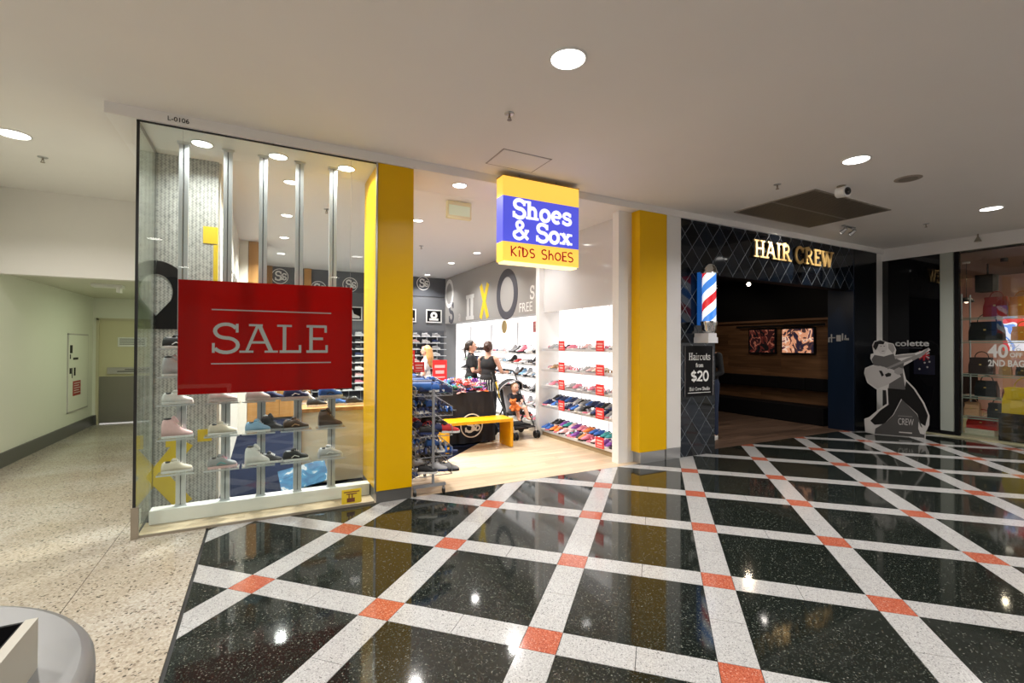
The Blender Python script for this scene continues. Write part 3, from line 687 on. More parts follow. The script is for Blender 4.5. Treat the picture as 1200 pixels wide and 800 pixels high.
# round speaker
h = thing('ceiling_speaker', 'flush round speaker grille in the mall ceiling', 'speaker', (6.58, 2.675, CZ))
G().lathe([(.13, 0), (.13, -.005), (.115, -.009)], n=30).obj('rim', mat('speaker_rim', (.33, .29, .25), .6), h)
G().lathe([(.113, -.0085), (.0, -.011)], n=30).obj('mesh_grille', mat('speaker_mesh', (.22, .19, .16), .7, bump=.5, bscale=400), h)
# twin spotlights
h = thing('twin_spotlight', 'pair of small swivel spotlights above the salon sign', 'spotlight', (8.35, 4.19, CZ))
G().box(-.17, .17, -.02, .02, -.015, 0).obj('bar', M['steel'], h)
for x in (-.13, .13):
    G().cyl((x, 0, -.015), (x, 0, -.06), .007, n=8).obj('stem', M['steel'], h)
    s = G().cyl((x, -.035, -.055), (x, .045, -.11), .026, .036, 16).obj('lamp_head', M['steel'], h)
    G().cyl((x, .045, -.11), (x, .0465, -.111), .030, n=16).obj('bulb', M['lampw'], s)
    sp = bpy.data.lights.new('spot_lamp', 'SPOT'); sp.energy = 55; sp.spot_size = 1.1; sp.color = (1, .93, .85); sp.shadow_soft_size = .03
    so = bpy.data.objects.new('spot_lamp', sp); COL.objects.link(so); so.parent = h; so.location = (x, .055, -.118); so.rotation_euler = (math.radians(62 if x < 0 else 52), 0, math.radians(50 if x < 0 else -22))
h = tag(G().cyl((0, 0, 0), (0, 0, -.05), .012, n=10).cyl((0, 0, -.05), (0, 0, -.13), .015, .05, 14).obj('ceiling_siren', M['taupe'], None, (11.0-.16, 3.42, CZ)), 'small dark cone hanging before the bag shop front', 'ceiling fitting')
# emergency light box
h = thing('emergency_light', 'pale illuminated emergency light box under the shop ceiling', 'light', (2.225, 5.72, SZ))
G().box(-.165, .165, -.03, .03, -.225, -.01).obj('case', mat('emergency_case', (.72, .66, .40), .5, emit=.12), h)
G().box(-.145, .145, -.034, -.028, -.19, -.06).obj('panel', mat('emergency_panel', (.6, .68, .5), .5, emit=.3), h)
G().cyl((0, 0, -.01), (0, 0, 0), .03, n=12).obj('mount', M['white'], h)

# ================================================================== SHOES
def shoe_rings(L, Wd, prof, z0):
    """prof: (t, half-width factor, top height, squareness)"""
    rings = []
    for t, w, h in prof:
        x = t*L; hw = w*Wd; r = []
        for k in range(13):
            a = PI*k/12; ca, sa = math.cos(a), math.sin(a)
            r.append((x, hw*math.copysign(abs(ca)**.75, ca), z0+(h-z0)*max(0, sa)**.7))
        rings.append(r)
    return rings
LOW = [(0, .30, .052), (.03, .36, .075), (.10, .40, .088), (.22, .40, .083), (.33, .41, .085), (.45, .44, .092), (.55, .47, .078), (.68, .50, .060), (.82, .49, .050), (.92, .40, .042), (.985, .22, .032)]
HIGH = [(0, .32, .105), (.03, .37, .135), (.10, .40, .146), (.22, .40, .150), (.33, .40, .148), (.45, .42, .118), (.55, .46, .090), (.68, .50, .066), (.82, .49, .054), (.92, .40, .046), (.985, .22, .034)]
def sole_g(L, Wd, th, g=None, m=0, heel=0.):
    g = g or G(); out = [(0, .30), (.06, .40), (.2, .43), (.4, .42), (.6, .49), (.75, .53), (.88, .47), (.97, .30), (1.01, .12)]
    p = [(t*L, w*Wd) for t, w in out] + [(t*L, -w*Wd) for t, w in reversed(out)]
    return g.prism(p, 0, th, 'xy', m)
def shoe_mesh(name, prof, L=.20, Wd=.078):
    g = G(); sole_g(L, Wd, .022, g, 1)
    g.loft(shoe_rings(L, Wd, prof, .02), 0, True)
    top = prof[3][2]
    g.ell((L*.19, 0, top-.003), L*.14, Wd*.27, .008, 12, 4, 2)
    for k in range(4):
        t = .40+.055*k; g.box(t*L-.003, t*L+.003, -Wd*.2, Wd*.2, prof[4+k//2][2]-.001-.004*k, prof[4+k//2][2]+.003-.004*k, 3)
    return g.mesh(name, [M['whitep'], M['whitep'], M['dark'], M['whitep']])
def sandal_mesh(name, L=.19, Wd=.08):
    g = G(); sole_g(L, Wd, .018, g, 1)
    for a, b, h in ((.58, .72, .05), (.30, .40, .055)):
        rings = []
        for t in (a, b):
            rings.append([(t*L, Wd*.5*math.cos(PI*k/8), .012+h*math.sin(PI*k/8)) for k in range(9)])
        g.loft(rings, 0, True, False, False)
        g.loft([[(p[0], p[1]*.96, p[2]-.003) for p in r] for r in rings], 0, True, False, False)
    g.tube([(.06*L, Wd*.34, .015), (.02*L, Wd*.2, .05), (.0, 0, .06), (.02*L, -Wd*.2, .05), (.06*L, -Wd*.34, .015)], .004, 6, 0)
    return g.mesh(name, [M['whitep'], M['whitep']])
def bootmesh(name, L=.20, Wd=.08):
    return shoe_mesh(name, HIGH, L, Wd)
SM = {'sneaker': shoe_mesh('sneaker', LOW), 'high_top': shoe_mesh('high_top', HIGH), 'sandal': sandal_mesh('sandal')}
CM = {}
PAL = {'white': (.78, .77, .75), 'black': (.012, .012, .014), 'pink': (.75, .22, .30), 'pale pink': (.78, .50, .50), 'grey': (.30, .30, .31), 'navy': (.02, .035, .12),
       'blue': (.03, .14, .50), 'tan': (.45, .27, .14), 'purple': (.22, .06, .34), 'red': (.60, .03, .03), 'teal': (.04, .32, .32), 'silver': (.50, .50, .52),
       'brown': (.06, .03, .015), 'orange': (.75, .20, .03), 'yellow': (.78, .52, .05), 'cream': (.70, .62, .50), 'green': (.06, .28, .10), 'sky blue': (.25, .45, .65)}
for k, c in PAL.items(): CM[k] = mat('shoe_'+k.replace(' ', '_'), c, .55, noise=.15, nscale=60)
def put_shoe(kind, col, sole, loc, rz, sc, label, group, rx=0., ry=0.):
    ms = [CM[col], CM[sole]] + ([None, CM['white' if col != 'white' else 'silver']] if kind != 'sandal' else [])
    o = inst(SM[kind], kind, None, loc, (rx, ry, rz), (sc, sc, sc), ms)
    return tag(o, label, 'shoe', group)
# detailed shoes for the window: sole, upper, collar lining, tongue, laces
def window_shoe(label, loc, rz, kind, cu, cs, cl, L=.235, accent=None):
    prof = HIGH if kind == 'high_top' else LOW; Wd = .088; k = L/.2
    P = [(t, w, h*k) for t, w, h in prof]
    t = thing(kind, label, 'shoe', loc, rz, 'shoes on the window shelves')
    g = sole_g(L, Wd, .024); g.obj('sole', CM[cs], t, bevel=.004)
    G().loft(shoe_rings(L, Wd, P, .022), 0, True).obj('upper', CM[cu], t)
    G().ell((L*.19, 0, P[3][2]-.004), L*.14, Wd*.28, .010, 12, 4).obj('lining', CM['black' if cu != 'black' else 'grey'], t)
    G().tube([(L*.50, 0, P[5][2]-.004), (L*.36, 0, P[4][2]+.010), (L*.33, 0, P[4][2]+.016)], [.016, .018, .012], 8).obj('tongue', CM[cu], t)
    g = G()
    for q in range(5):
        x = (.38+.062*q)*L; h = [P[4][2], P[5][2], P[5][2]*.96, P[6][2]*1.04, P[6][2]*.95][q] + .003
        g.tube([(x, -Wd*.25, h-.012), (x+.004, 0, h), (x, Wd*.25, h-.012)], .003, 6)
    g.obj('laces', CM[cl], t)
    if accent:
        g = G()
        for s in (-1, 1): g.tube([(L*.30, s*Wd*.40, .035), (L*.42, s*Wd*.43, .055), (L*.60, s*Wd*.46, .040)], .005, 6)
        g.obj('side_stripe', CM[accent], t)
    return t
posts = [-.665, -.315, -.015, .312, .635]
PN = ['leftmost', 'second', 'middle', 'fourth', 'rightmost']
zs = [.455, .765, 1.07, 1.32, 1.57]
ZN = ['lowest', 'second lowest', 'middle', 'fourth', 'top']
PY = 5.265
for i, x in enumerate(posts):
    p = thing('display_post', PN[i]+' aluminium display post in the shoe window', 'display post', (x, PY, .125), 0, 'display posts in the window')
    for s in (-1, 1): G().box(s*.021-.016, s*.021+.016, -.02, .02, 0, SZ-.125-.01).obj('channel', M['alu'], p)
    G().box(-.006, .006, -.012, .016, 0, SZ-.14).obj('groove', mat('post_groove', (.25, .27, .30), .4) if i == 0 else bpy.data.materials['post_groove'], p)
    G().box(-.05, .05, -.035, .035, SZ-.125-.02, SZ-.125).obj('top_bracket', M['alu'], p)
    G().box(-.045, .045, -.03, .03, 0, .012).obj('foot', M['alu'], p)
    for z in zs:
        if z > 1.1 and i > 0: continue
        s = thing('glass_shelf', f'clear {ZN[zs.index(z)]} shelf on the {PN[i]} window display post', 'shelf', (x-.02, PY-.02, z), 0, 'clear shelves in the window')
        G().box(-.14, .14, -.15, -.002, -.012, 0).obj('plate', M['glass2'], s)
        G().box(-.14, .14, -.153, -.150, -.012, 0).obj('front_edge', M['alu'], s)
        G().box(-.015, .055, -.03, .0, -.022, -.012).obj('bracket', M['alu'], s)
spec = {(0, 0): ('sneaker', 'cream', 'white', 'white', None), (0, 1): ('high_top', 'pale pink', 'white', 'cream', None), (0, 2): ('sneaker', 'white', 'white', 'silver', None),
        (0, 3): ('high_top', 'silver', 'white', 'white', None), (0, 4): ('sneaker', 'black', 'white', 'white', 'white'),
        (1, 0): ('sneaker', 'grey', 'pale pink', 'pink', 'teal'), (1, 1): ('sneaker', 'cream', 'white', 'white', None), (1, 2): ('sneaker', 'white', 'white', 'grey', None),
        (2, 0): ('high_top', 'white', 'white', 'black', None), (2, 1): ('sneaker', 'sky blue', 'white', 'white', None), (2, 2): ('sneaker', 'white', 'white', 'white', None),
        (3, 0): ('sneaker', 'black', 'white', 'white', 'white'), (3, 1): ('sneaker', 'brown', 'grey', 'tan', 'tan'), (3, 2): ('sneaker', 'navy', 'white', 'white', 'white'),
        (4, 0): ('sneaker', 'silver', 'silver', 'white', 'white'), (4, 1): ('high_top', 'brown', 'grey', 'black', None), (4, 2): ('sneaker', 'blue', 'white', 'white', 'black')}
for (i, k), (kind, a, b, c, acc) in spec.items():
    nm = kind.replace('_', ' ')
    window_shoe(f'{a} {nm} with {b} sole, {ZN[k]} shelf of the {PN[i]} window post', (posts[i]-.135, PY-.095, zs[k]), .12, kind, a, b, c, accent=acc)
# darker companions on the middle post
window_shoe('black low sneaker behind the white high top on the middle window post', (posts[2]-.01, PY-.06, zs[0]), -.1, 'sneaker', 'black', 'white', 'white', .20)
window_shoe('black high top behind the sky blue sneaker on the middle window post', (posts[2]-.0, PY-.06, zs[1]), -.1, 'high_top', 'black', 'grey', 'black', .20)
window_shoe('navy sneaker right of the white one on the middle window post', (posts[2]-.0, PY-.06, zs[2]), -.1, 'sneaker', 'navy', 'white', 'white', .20)

# ================================================================== SHOP FURNITURE
def shoe_row(shelfname, n, y0, y1, xf, z, kinds, cols, soles, sc, rows, group, where, order, rz0=PI, jit=.25, stack=0.):
    step = (y1-y0)/n
    for k in range(n):
        kd = random.choice(kinds); c = cols[(k*7+rows*3+random.randrange(2)) % len(cols)]
        yy = y1-step*(k+.5)
        zz = z + (stack*random.random() if stack else 0)
        put_shoe(kd, c, random.choice(soles), (xf, yy, zz), rz0+random.uniform(-jit, jit), sc*random.uniform(.92, 1.05),
                 f'{c} {kd.replace("_"," ")}, {ORD[k]} {order}, {shelfname} {where}', group)
SN = ['top', 'second', 'third', 'fourth', 'bottom']
# near lit bay on the right wall: five shelves
b2 = thing('shelving_bay', 'brightly lit white shoe shelving bay nearest the entrance', 'shelving', (4.84, 6.23, 0))
z2 = [1.55, 1.19, .895, .545, .11]
for k, z in enumerate(z2):
    G().box(-.39, 0, -1.06, 1.06, z-.028, z).obj('shelf', M['white'], b2)
    G().box(-.395, -.385, -1.06, 1.06, z-.035, z+.006).obj('shelf_lip', M['alu'], b2)
G().box(-.37, 0, -1.06, 1.06, 0, .08).obj('plinth', mat('plinth_timber', (.33, .24, .13), .5), b2)
for y in (-.36, .36): G().box(-.012, -.004, y-.006, y+.006, .1, 2.2).obj('upright', M['alu'], b2)
cols = [['pink', 'white', 'grey', 'pale pink', 'white', 'black'], ['tan', 'pale pink', 'cream', 'pink', 'tan', 'silver'], ['white', 'silver', 'pale pink', 'white', 'pink'],
        ['navy', 'grey', 'black', 'silver', 'navy', 'blue'], ['purple', 'pink', 'orange', 'black', 'blue', 'purple', 'teal', 'pale pink']]
for k, z in enumerate(z2):
    n = 15 if k < 3 else 19
    shoe_row(f'{SN[k]} shelf', n, 5.22, 7.25, 4.66, z+.001, ['sneaker', 'sandal'] if k < 3 else ['sneaker', 'sneaker', 'sandal'], cols[k], ['white', 'white', 'grey'] if k < 3 else ['black', 'white', 'pink'], 1.0 if k < 3 else 1.15, k,
             'shoes in the lit bay', 'of the nearest lit bay', 'from left')
    if k >= 3:
        shoe_row(f'{SN[k]} shelf', n-3, 5.22, 7.2, 4.79, z+.085, ['sneaker'], cols[k][::-1], ['black', 'white'], 1.1, k, 'shoes in the lit bay', 'of the nearest lit bay', 'from left in upper layer')
def red_tag(label, loc, rz, w, h, txt='SALE', group='red price cards'):
    t = thing('price_card', label, 'price card', loc, rz, group)
    G().box(-w/2, w/2, -.003, .003, 0, h).obj('card', M['redcard'], t)
    g = G().box(-w*.36, w*.36, -.005, -.003, h*.62, h*.76).box(-w*.3, w*.3, -.005, -.003, h*.34, h*.5).box(-w*.36, w*.36, -.005, -.003, h*.14, h*.2)
    g.obj('print', mat('card_print', (.85, .45, .42), .5) if 'card_print' not in bpy.data.materials else bpy.data.materials['card_print'], t)
    return t
for k, z in enumerate(z2):
    for q, y in enumerate((6.62, 5.60)):
        if k == 4 and q == 0: continue
        red_tag(f'red price card at the {"far" if q == 0 else "near"} end of the {SN[k]} shelf in the nearest lit bay', (4.445-.012, y, z-.02), -PI/2, .19 if q else .17, .16)
# far lit bay with sloping racks
b1 = thing('shelving_bay', 'long lit white shoe wall with sloping racks behind the women', 'shelving', (4.84, 10.0, 0))
z1 = [1.50, 1.285, 1.045, .775, .49, .22]
for k, z in enumerate(z1):
    for y0, y1 in ((-2.5, -1.2), (-1.1, .1), (.2, 1.4)):
        s = G().box(-.32, 0, y0, y1, -.018, 0); s.xf(Matrix.Translation((0, 0, z)) @ Matrix.Rotation(math.radians(-9), 4, 'Y')); s.obj('rack', M['white'], b1)
G().box(-.36, 0, -2.56, 2.58, 0, .1).obj('plinth', M['cream'], b1)
for y in (-1.15, .15, 1.45): G().box(-.05, 0, y-.015, y+.015, .1, 2.1).obj('upright', M['alu'], b1)
for k, z in enumerate(z1):
    shoe_row(f'{SN[k] if k < 4 else ("fifth" if k == 4 else "lowest")} rack', 11, 7.55, 8.75, 4.70, z-.03, ['sneaker', 'high_top', 'sandal'], [['grey', 'pink', 'white', 'black'], ['black', 'red', 'grey', 'white'], ['white', 'silver', 'sky blue', 'brown'], ['brown', 'black', 'grey', 'tan'], ['silver', 'pale pink', 'white'], ['red', 'pink', 'silver']][k],
             ['white', 'black'], 1.0, k, 'shoes on the sloping racks', 'beside the white fin', 'from left', jit=.15)
    if k < 5:
        shoe_row(f'{SN[k]} rack' if k < 4 else 'fifth rack', 6, 8.95, 10.0, 4.70, z-.03, ['sneaker', 'sandal'], ['pale pink', 'white', 'sky blue', 'pink', 'navy', 'silver'], ['white'], 1.0, k, 'shoes on the sloping racks', 'in the middle of the long lit wall', 'from left', jit=.15)
        shoe_row(f'{SN[k]} rack' if k < 4 else 'fifth rack', 7, 10.25, 11.35, 4.70, z-.03, ['sneaker', 'sneaker'], ['black', 'grey', 'black', 'navy', 'silver', 'green'], ['white'], 1.15, k, 'shoes on the sloping racks', 'at the far end of the long lit wall', 'from left', jit=.15)
pc = red_tag('overexposed red card high on the long lit wall', (4.835, 8.15, 1.88), -PI/2, .22, .22)
pc.children[0].data.materials[0] = mat('overexposed_red_card', (.85, .30, .32), .5)  # overexposure by the lit wall put into a paler red
o = tag(G().prism(arc(0, 0, .13, .15, 0, 360, 18)[:-1], -.004, .004).obj('round_card', mat('overexposed_yellow_card', (.88, .70, .35), .5), None, (4.834, 9.55, 2.03), -PI/2), 'round yellow card high on the long lit wall', 'price card')  # yellow lightened so its colour carries the overexposure
# back wall racks
bk = thing('shoe_rack_wall', 'tall grey shoe rack across the back wall', 'rack', (3.0, 12.58, 0))
zb = [1.84+.0-.172*k for k in range(9)]
G().box(-1.95, 1.46, -.02, 0, .2, 2.0).obj('backing', M['slate'], bk)
for k in range(12): G().box(-1.95+.29*k-.006, -1.95+.29*k+.006, -.10, -.02, .2, 1.95).obj('divider', M['alu'], bk)
for k, z in enumerate(zb): G().box(-1.95, 1.46, -.24, -.02, z-.014, z).obj('shelf', M['alu'], bk)
BC = ['white', 'black', 'grey', 'pale pink', 'navy', 'black', 'silver', 'pink', 'black', 'white']
for k, z in enumerate(zb):
    for q in range(11):
        x = 1.20+.29*q
        c = BC[(k*3+q*5+random.randrange(3)) % len(BC)]
        put_shoe('sneaker', c, 'white', (x-.02, 12.44, z+.001), random.uniform(-.1, .1), 1.15, f'{c} sneaker, {ORD[q]} from left, {ORD[k]} shelf down of the back wall rack', 'shoes on the back wall rack')
# framed pictures
for q, x in enumerate((3.44, 4.17)):
    f = thing('framed_picture', ('framed shoe silhouette nearer the yellow column' if q == 0 else 'framed round motif picture in the far corner')+' on the back wall', 'picture', (x, 12.578, 2.23), 0, 'framed pictures on the back wall')
    g = G().box(-.225, .225, -.025, 0, 0, .03).box(-.225, .225, -.025, 0, .33, .36).box(-.225, -.195, -.025, 0, .03, .33).box(.195, .225, -.025, 0, .03, .33); g.obj('frame', M['white'], f)
    G().box(-.195, .195, -.008, 0, .03, .33).obj('print', M['blackp'], f)
    if q: G().cyl((0, -.012, .20), (0, -.008, .20), .10, n=24).box(-.13, .13, -.012, -.008, .06, .12).obj('motif', M['whitep'], f); G().cyl((0, -.014, .20), (0, -.012, .20), .035, n=16).obj('motif_centre', M['blackp'], f)
    else: G().prism([(-.15, .06), (.16, .06), (.16, .11), (.02, .17), (-.02, .28), (-.15, .26)], -.012, -.008).obj('motif', M['whitep'], f)
for q, (x, y, wv) in enumerate(((2.55, 2.23, 0), (2.02, 2.23, 0))):
    f = thing('framed_picture', ('small framed print seen beside the yellow column through the glass' if q else 'framed print hidden behind the yellow column')+' on the back wall', 'picture', (x, 12.578, y), 0, 'framed pictures on the back wall')
    g = G().box(-.225, .225, -.025, 0, 0, .03).box(-.225, .225, -.025, 0, .33, .36).box(-.225, -.195, -.025, 0, .03, .33).box(.195, .225, -.025, 0, .03, .33); g.obj('frame', M['white'], f)
    G().box(-.195, .195, -.008, 0, .03, .33).obj('print', M['blackp'], f)
    G().prism([(-.15, .06), (.16, .06), (.16, .11), (.02, .17), (-.02, .28), (-.15, .26)], -.012, -.008).obj('motif', M['whitep'], f)
for lb, x, z in (('white round logo nearest the left wall on the back wall', .33, 3.24), ('white round logo just above the red banner on the back wall', 1.19, 3.0),
                 ('white round logo beside the broad column seen through the glass', 1.94, 3.14), ('white round logo right of the broad yellow column', 3.86, 3.30)):
    r_ = roundel(None, x, 12.565, z, .19, M['whitep'], name='round_logo'); tag(r_, lb, 'logo', 'round logos on the back wall')
# timber pilasters at the back
for lb, x0, x1, y0, y1 in (('honey timber pillar at the end of the left wall', -.255, .03, 9.70, 9.95), ('narrow timber strip beside the left round logo', .03, .17, 12.5, 12.568), ('narrow timber strip between two round logos', .86, 1.02, 12.5, 12.568)):
    o = G().box(0, x1-x0, 0, y1-y0, 0, SZ-.002).obj('timber_pillar', M['honey'], None, (x0, y0, 0)); tag(o, lb, 'pillar')
# mirror-like steel handles on left wall
o = tag(G().tube([(-.395, 7.4, 1.2), (-.36, 7.4, 1.25), (-.36, 7.4, 2.55), (-.395, 7.4, 2.6)], .012, 8).tube([(-.395, 7.9, 1.2), (-.36, 7.9, 1.25), (-.36, 7.9, 2.55), (-.395, 7.9, 2.6)], .012, 8).obj('hanging_rail', M['steel']), 'upright steel rails fixed on the cream left wall', 'rail')
# cash counter far back, display counter behind the window
cc = thing('service_counter', 'honey timber service counter at the back of the shop', 'counter', (.25, 11.6, 0))
for k in range(4): G().box(-.5+k*.28, -.5+k*.28+.275, -.3, .3, .05, .95).obj('front_panel', M['honey'], cc)
G().box(-.5, .62, -.33, .33, .95, .99).obj('top', M['cream'], cc); G().box(-.48, .6, -.26, .28, 0, .05).obj('plinth', M['base'], cc)
dc = thing('display_counter', 'cream display counter with timber top behind the window', 'counter', (.72, 6.12, 0))
G().box(-.33, .34, -.31, .30, .03, .84).obj('body', M['cream'], dc)
G().box(-.36, .40, -.34, .33, .84, .885).obj('top', M['honey'], dc, bevel=.004)
G().box(.34, .40, -.33, .32, 0, .84).box(-.36, -.33, -.33, .32, 0, .84).obj('side_panel', M['honey'], dc)
G().box(-.32, .33, -.29, .28, 0, .03).obj('plinth', M['dark'], dc)
for q, (x, y, c, kd) in enumerate(((.55, 5.95, 'black', 'sneaker'), (.78, 5.98, 'blue', 'sneaker'), (.98, 5.96, 'black', 'sneaker'), (.50, 6.22, 'silver', 'high_top'), (.80, 6.25, 'black', 'high_top'))):
    put_shoe(kd, c, 'white', (x-.1, y, .886), .1, 1.1, f'{c} {kd.replace("_"," ")} {"at the front" if y < 6.1 else "at the back"} of the cream display counter, {["left","centre","right","left","right"][q]}', 'shoes on the display counter')
# wave print leaning on the counter
wv = thing('wave_panel', 'ocean wave picture board lying slanted behind the window rail', 'picture board', (.36, 5.56, .0))
wm = splotch('wave_print', [(0, (.005, .04, .11)), (.42, (.01, .11, .26)), (.54, (.03, .20, .38)), (.60, (.60, .64, .66)), (.72, (.02, .15, .30))], 5.5, rough=.5, detail=5, dist=1.5, const=False)
s = G().box(-.18, .30, -.012, .012, 0, .26); s.xf(Matrix.Rotation(math.radians(-11), 4, 'Y') @ Matrix.Rotation(math.radians(-40), 4, 'X')); s.xf(Matrix.Translation((0, 0, .06))); s.obj('board', wm, wv)
# white panel below on the left wall end
# wire rack on castors with packaged shoes
rk = thing('wire_rack', 'grey tubular rack on castors beside the broad yellow column', 'rack', (1.60, 5.25, 0))
gy = mat('rack_grey', (.36, .37, .39), .35, .6)
for s in (-1, 1):
    y = s*.34
    G().cyl((.03, y, .09), (.03, y, 1.17+.04*s), .016, n=10).obj('upright', gy, rk)
    G().box(-.19, .17, y-.016, y+.016, .085, .115).obj('foot_bar', gy, rk)
    for x in (-.17, .15):
        cs = G().cyl((x, y, .085), (x, y, .062), .012, n=8).box(x-.012, x+.012, y-.018, y+.018, .05, .064).obj('castor', gy, rk)
        G().cyl((x-.011, y, .028), (x+.011, y, .028), .028, n=16).obj('wheel', M['rubber'], cs)
zr = [1.10, .88, .66, .44, .24]
for z in zr:
    def P(x, y): return (x, y, z+.10*y)
    g = G()
    for x, zz in ((-.17, .0), (.24, .0), (-.17, .09), (.24, .09)): g.tube([(x, -.36, z-.036+zz), (x, .36, z+.036+zz)], .006, 6)
    for y in (-.36, 0, .36): g.tube([(-.17, y, z+.1*y+.09), (-.17, y, z+.1*y), (.24, y, z+.1*y), (.24, y, z+.1*y+.09)], .005, 6)
    for k in range(8): g.tube([(-.17+.058*k, -.36, z-.036), (-.17+.058*k, .36, z+.036)], .003, 4)
    g.obj('wire_basket', gy, rk)
RC = [['navy', 'blue', 'navy', 'blue'], ['navy', 'black', 'blue', 'navy'], ['black', 'navy', 'red', 'black'], ['navy', 'grey', 'blue', 'silver'], ['black', 'silver', 'grey', 'black']]
RN = ['top', 'second', 'third', 'fourth', 'lowest']
for k, z in enumerate(zr):
    for a in range(3):
        for b in range(4):
            c = RC[k][(a+b) % 4]; kd = ['sneaker', 'sandal'][(a*b+k) % 2]
            put_shoe(kd, c, ['black', 'white', 'navy'][(a+b+k) % 3], (1.60-.12+.12*a+random.uniform(-.02, .02), 4.98+.17*b, z+.1*(4.98+.17*b-5.25)+.012+.012*(a % 2)), random.uniform(-.5, .5)+PI/2*(b % 2)*.3, 1.05,
                     f'{c} {kd} packed {["left","centre","right"][a]} in the {RN[k]} basket of the rack, {ORD[b]} from the front', 'shoes in the rack baskets')
for a in range(5):
    g = G().loft([[(x, .045*math.cos(2*PI*i/12), .045*math.sin(2*PI*i/12)+.003*math.sin(i*3)) for i in range(12)] for x in (-.11, -.09, 0, .09, .11)], 0, True)
    o = g.obj('rolled_bundle', CM[['blue', 'navy', 'blue', 'navy', 'blue'][a]], None, (1.52+.05*(a % 2), 5.0+.14*a, 1.16+.014*a), .2*(a-2)); tag(o, f'{["blue","navy","blue","navy","blue"][a]} rolled bundle on top of the rack, {ORD[a]} from the front', 'bundle', 'rolled bundles on the rack')
# cloth covered table with thongs heap
tb = thing('display_table', 'table under a black cloth with a round white logo', 'table', (2.93, 7.5, 0))
G().box(-.47, .47, -.37, .37, .80, .83).obj('table_top', M['dark'], tb)
rings = []
for z, e in ((.845, .0), (.80, .012), (.5, .02), (.2, .03), (.03, .035)):
    ring = []; N = 72
    per = [(-.48, -.38), (.48, -.38), (.48, .38), (-.48, .38)]
    for k in range(N):
        s = k/N*4; i = int(s); f = s-i; a, b = per[i], per[(i+1) % 4]
        x = a[0]+(b[0]-a[0])*f; yv = a[1]+(b[1]-a[1])*f
        w = e*(1+.7*math.sin(k*1.9)+.5*math.sin(k*.9+1))*(0.82-z)/.8 if z < .8 else 0
        nx, ny = [(0, -1), (1, 0), (0, 1), (-1, 0)][i]
        ring.append((x+nx*(w+e*.3), yv+ny*(w+e*.3), z))
    rings.append(ring)
G().loft(rings[::-1], 0, True).obj('tablecloth', M['navyc'], tb)
roundel(tb, .06, -.435, .31, .20, M['whitep'])
for s in range(4): G().cyl(((-1, 1)[s % 2]*.42, (-1, 1)[s//2]*.32, 0), ((-1, 1)[s % 2]*.42, (-1, 1)[s//2]*.32, .8), .02, n=8).obj('leg', M['blackm'], tb)
HC = ['red', 'pink', 'teal', 'orange', 'navy', 'purple', 'pale pink', 'green', 'silver', 'blue', 'white', 'red']
n = 0
for layer, cnt in ((0, 35), (1, 34), (2, 28), (3, 14)):
    xs_ = sorted(range(cnt), key=lambda k: (k*.618+layer*.2) % 1); rank = {k: q for q, k in enumerate(xs_)}
    for k in range(cnt):
        q_ = 1-.16*layer
        x = 2.93 + .86*q_*(((k*.618+layer*.2) % 1)-.5); y = 7.48+.62*q_*(((k*.755+layer*.37) % 1)-.5)
        side = (x-2.93)/.43; hz = .849+layer*.046*(1-.35*side*side) + .012*random.random()
        if side > .4: c = ['purple', 'pale pink', 'pink', 'purple'][k % 4]
        elif side < -.4: c = ['navy', 'sky blue', 'teal', 'silver', 'blue'][k % 5]
        else: c = HC[k % len(HC)]
        pos = ('left' if side < -.33 else 'right' if side > .33 else 'middle')
        put_shoe('sandal', c, random.choice(HC), (x, y, hz), random.uniform(-3, 3), .92, f'{c} sandal in the {["bottom","second","third","top"][layer]} layer of the table heap, {ORD[rank[k]]} from left', 'sandals heaped on the table', rx=random.uniform(-.3, .3), ry=random.uniform(-.25, .25)); n += 1
def stand_card(label, loc, w, h, rz=0., ms='redcard'):
    t = red_tag(label, loc, rz, w, h); G().box(-.03, .03, .0, .06, -.004, .004).obj('foot', M['white'], t)
    G().cyl((0, .004, -.12), (0, .004, .03), .006, n=6).obj('stem', M['steel'], t)
    return t
stand_card('tall red price card standing in the heap on the black table', (2.72, 7.86, .99), .26, .36)
stand_card('bright red card on the rack beside the broad yellow column', (1.62, 5.42, 1.29), .13, .12)
stand_card('orange red card half hidden by the broad yellow column', (1.66, 5.95, 1.34), .12, .2)
# yellow bench
yb = thing('bench', 'low yellow waterfall bench before the black table', 'bench', (2.96, 6.82, 0))
G().box(-.56, .56, -.20, .20, .405, .455).obj('seat', M['ybench'], yb, bevel=.006)
for s in (-1, 1): G().box(s*.535-.025, s*.535+.025, -.20, .20, 0, .405).obj('leg', M['ybench'], yb, bevel=.005)
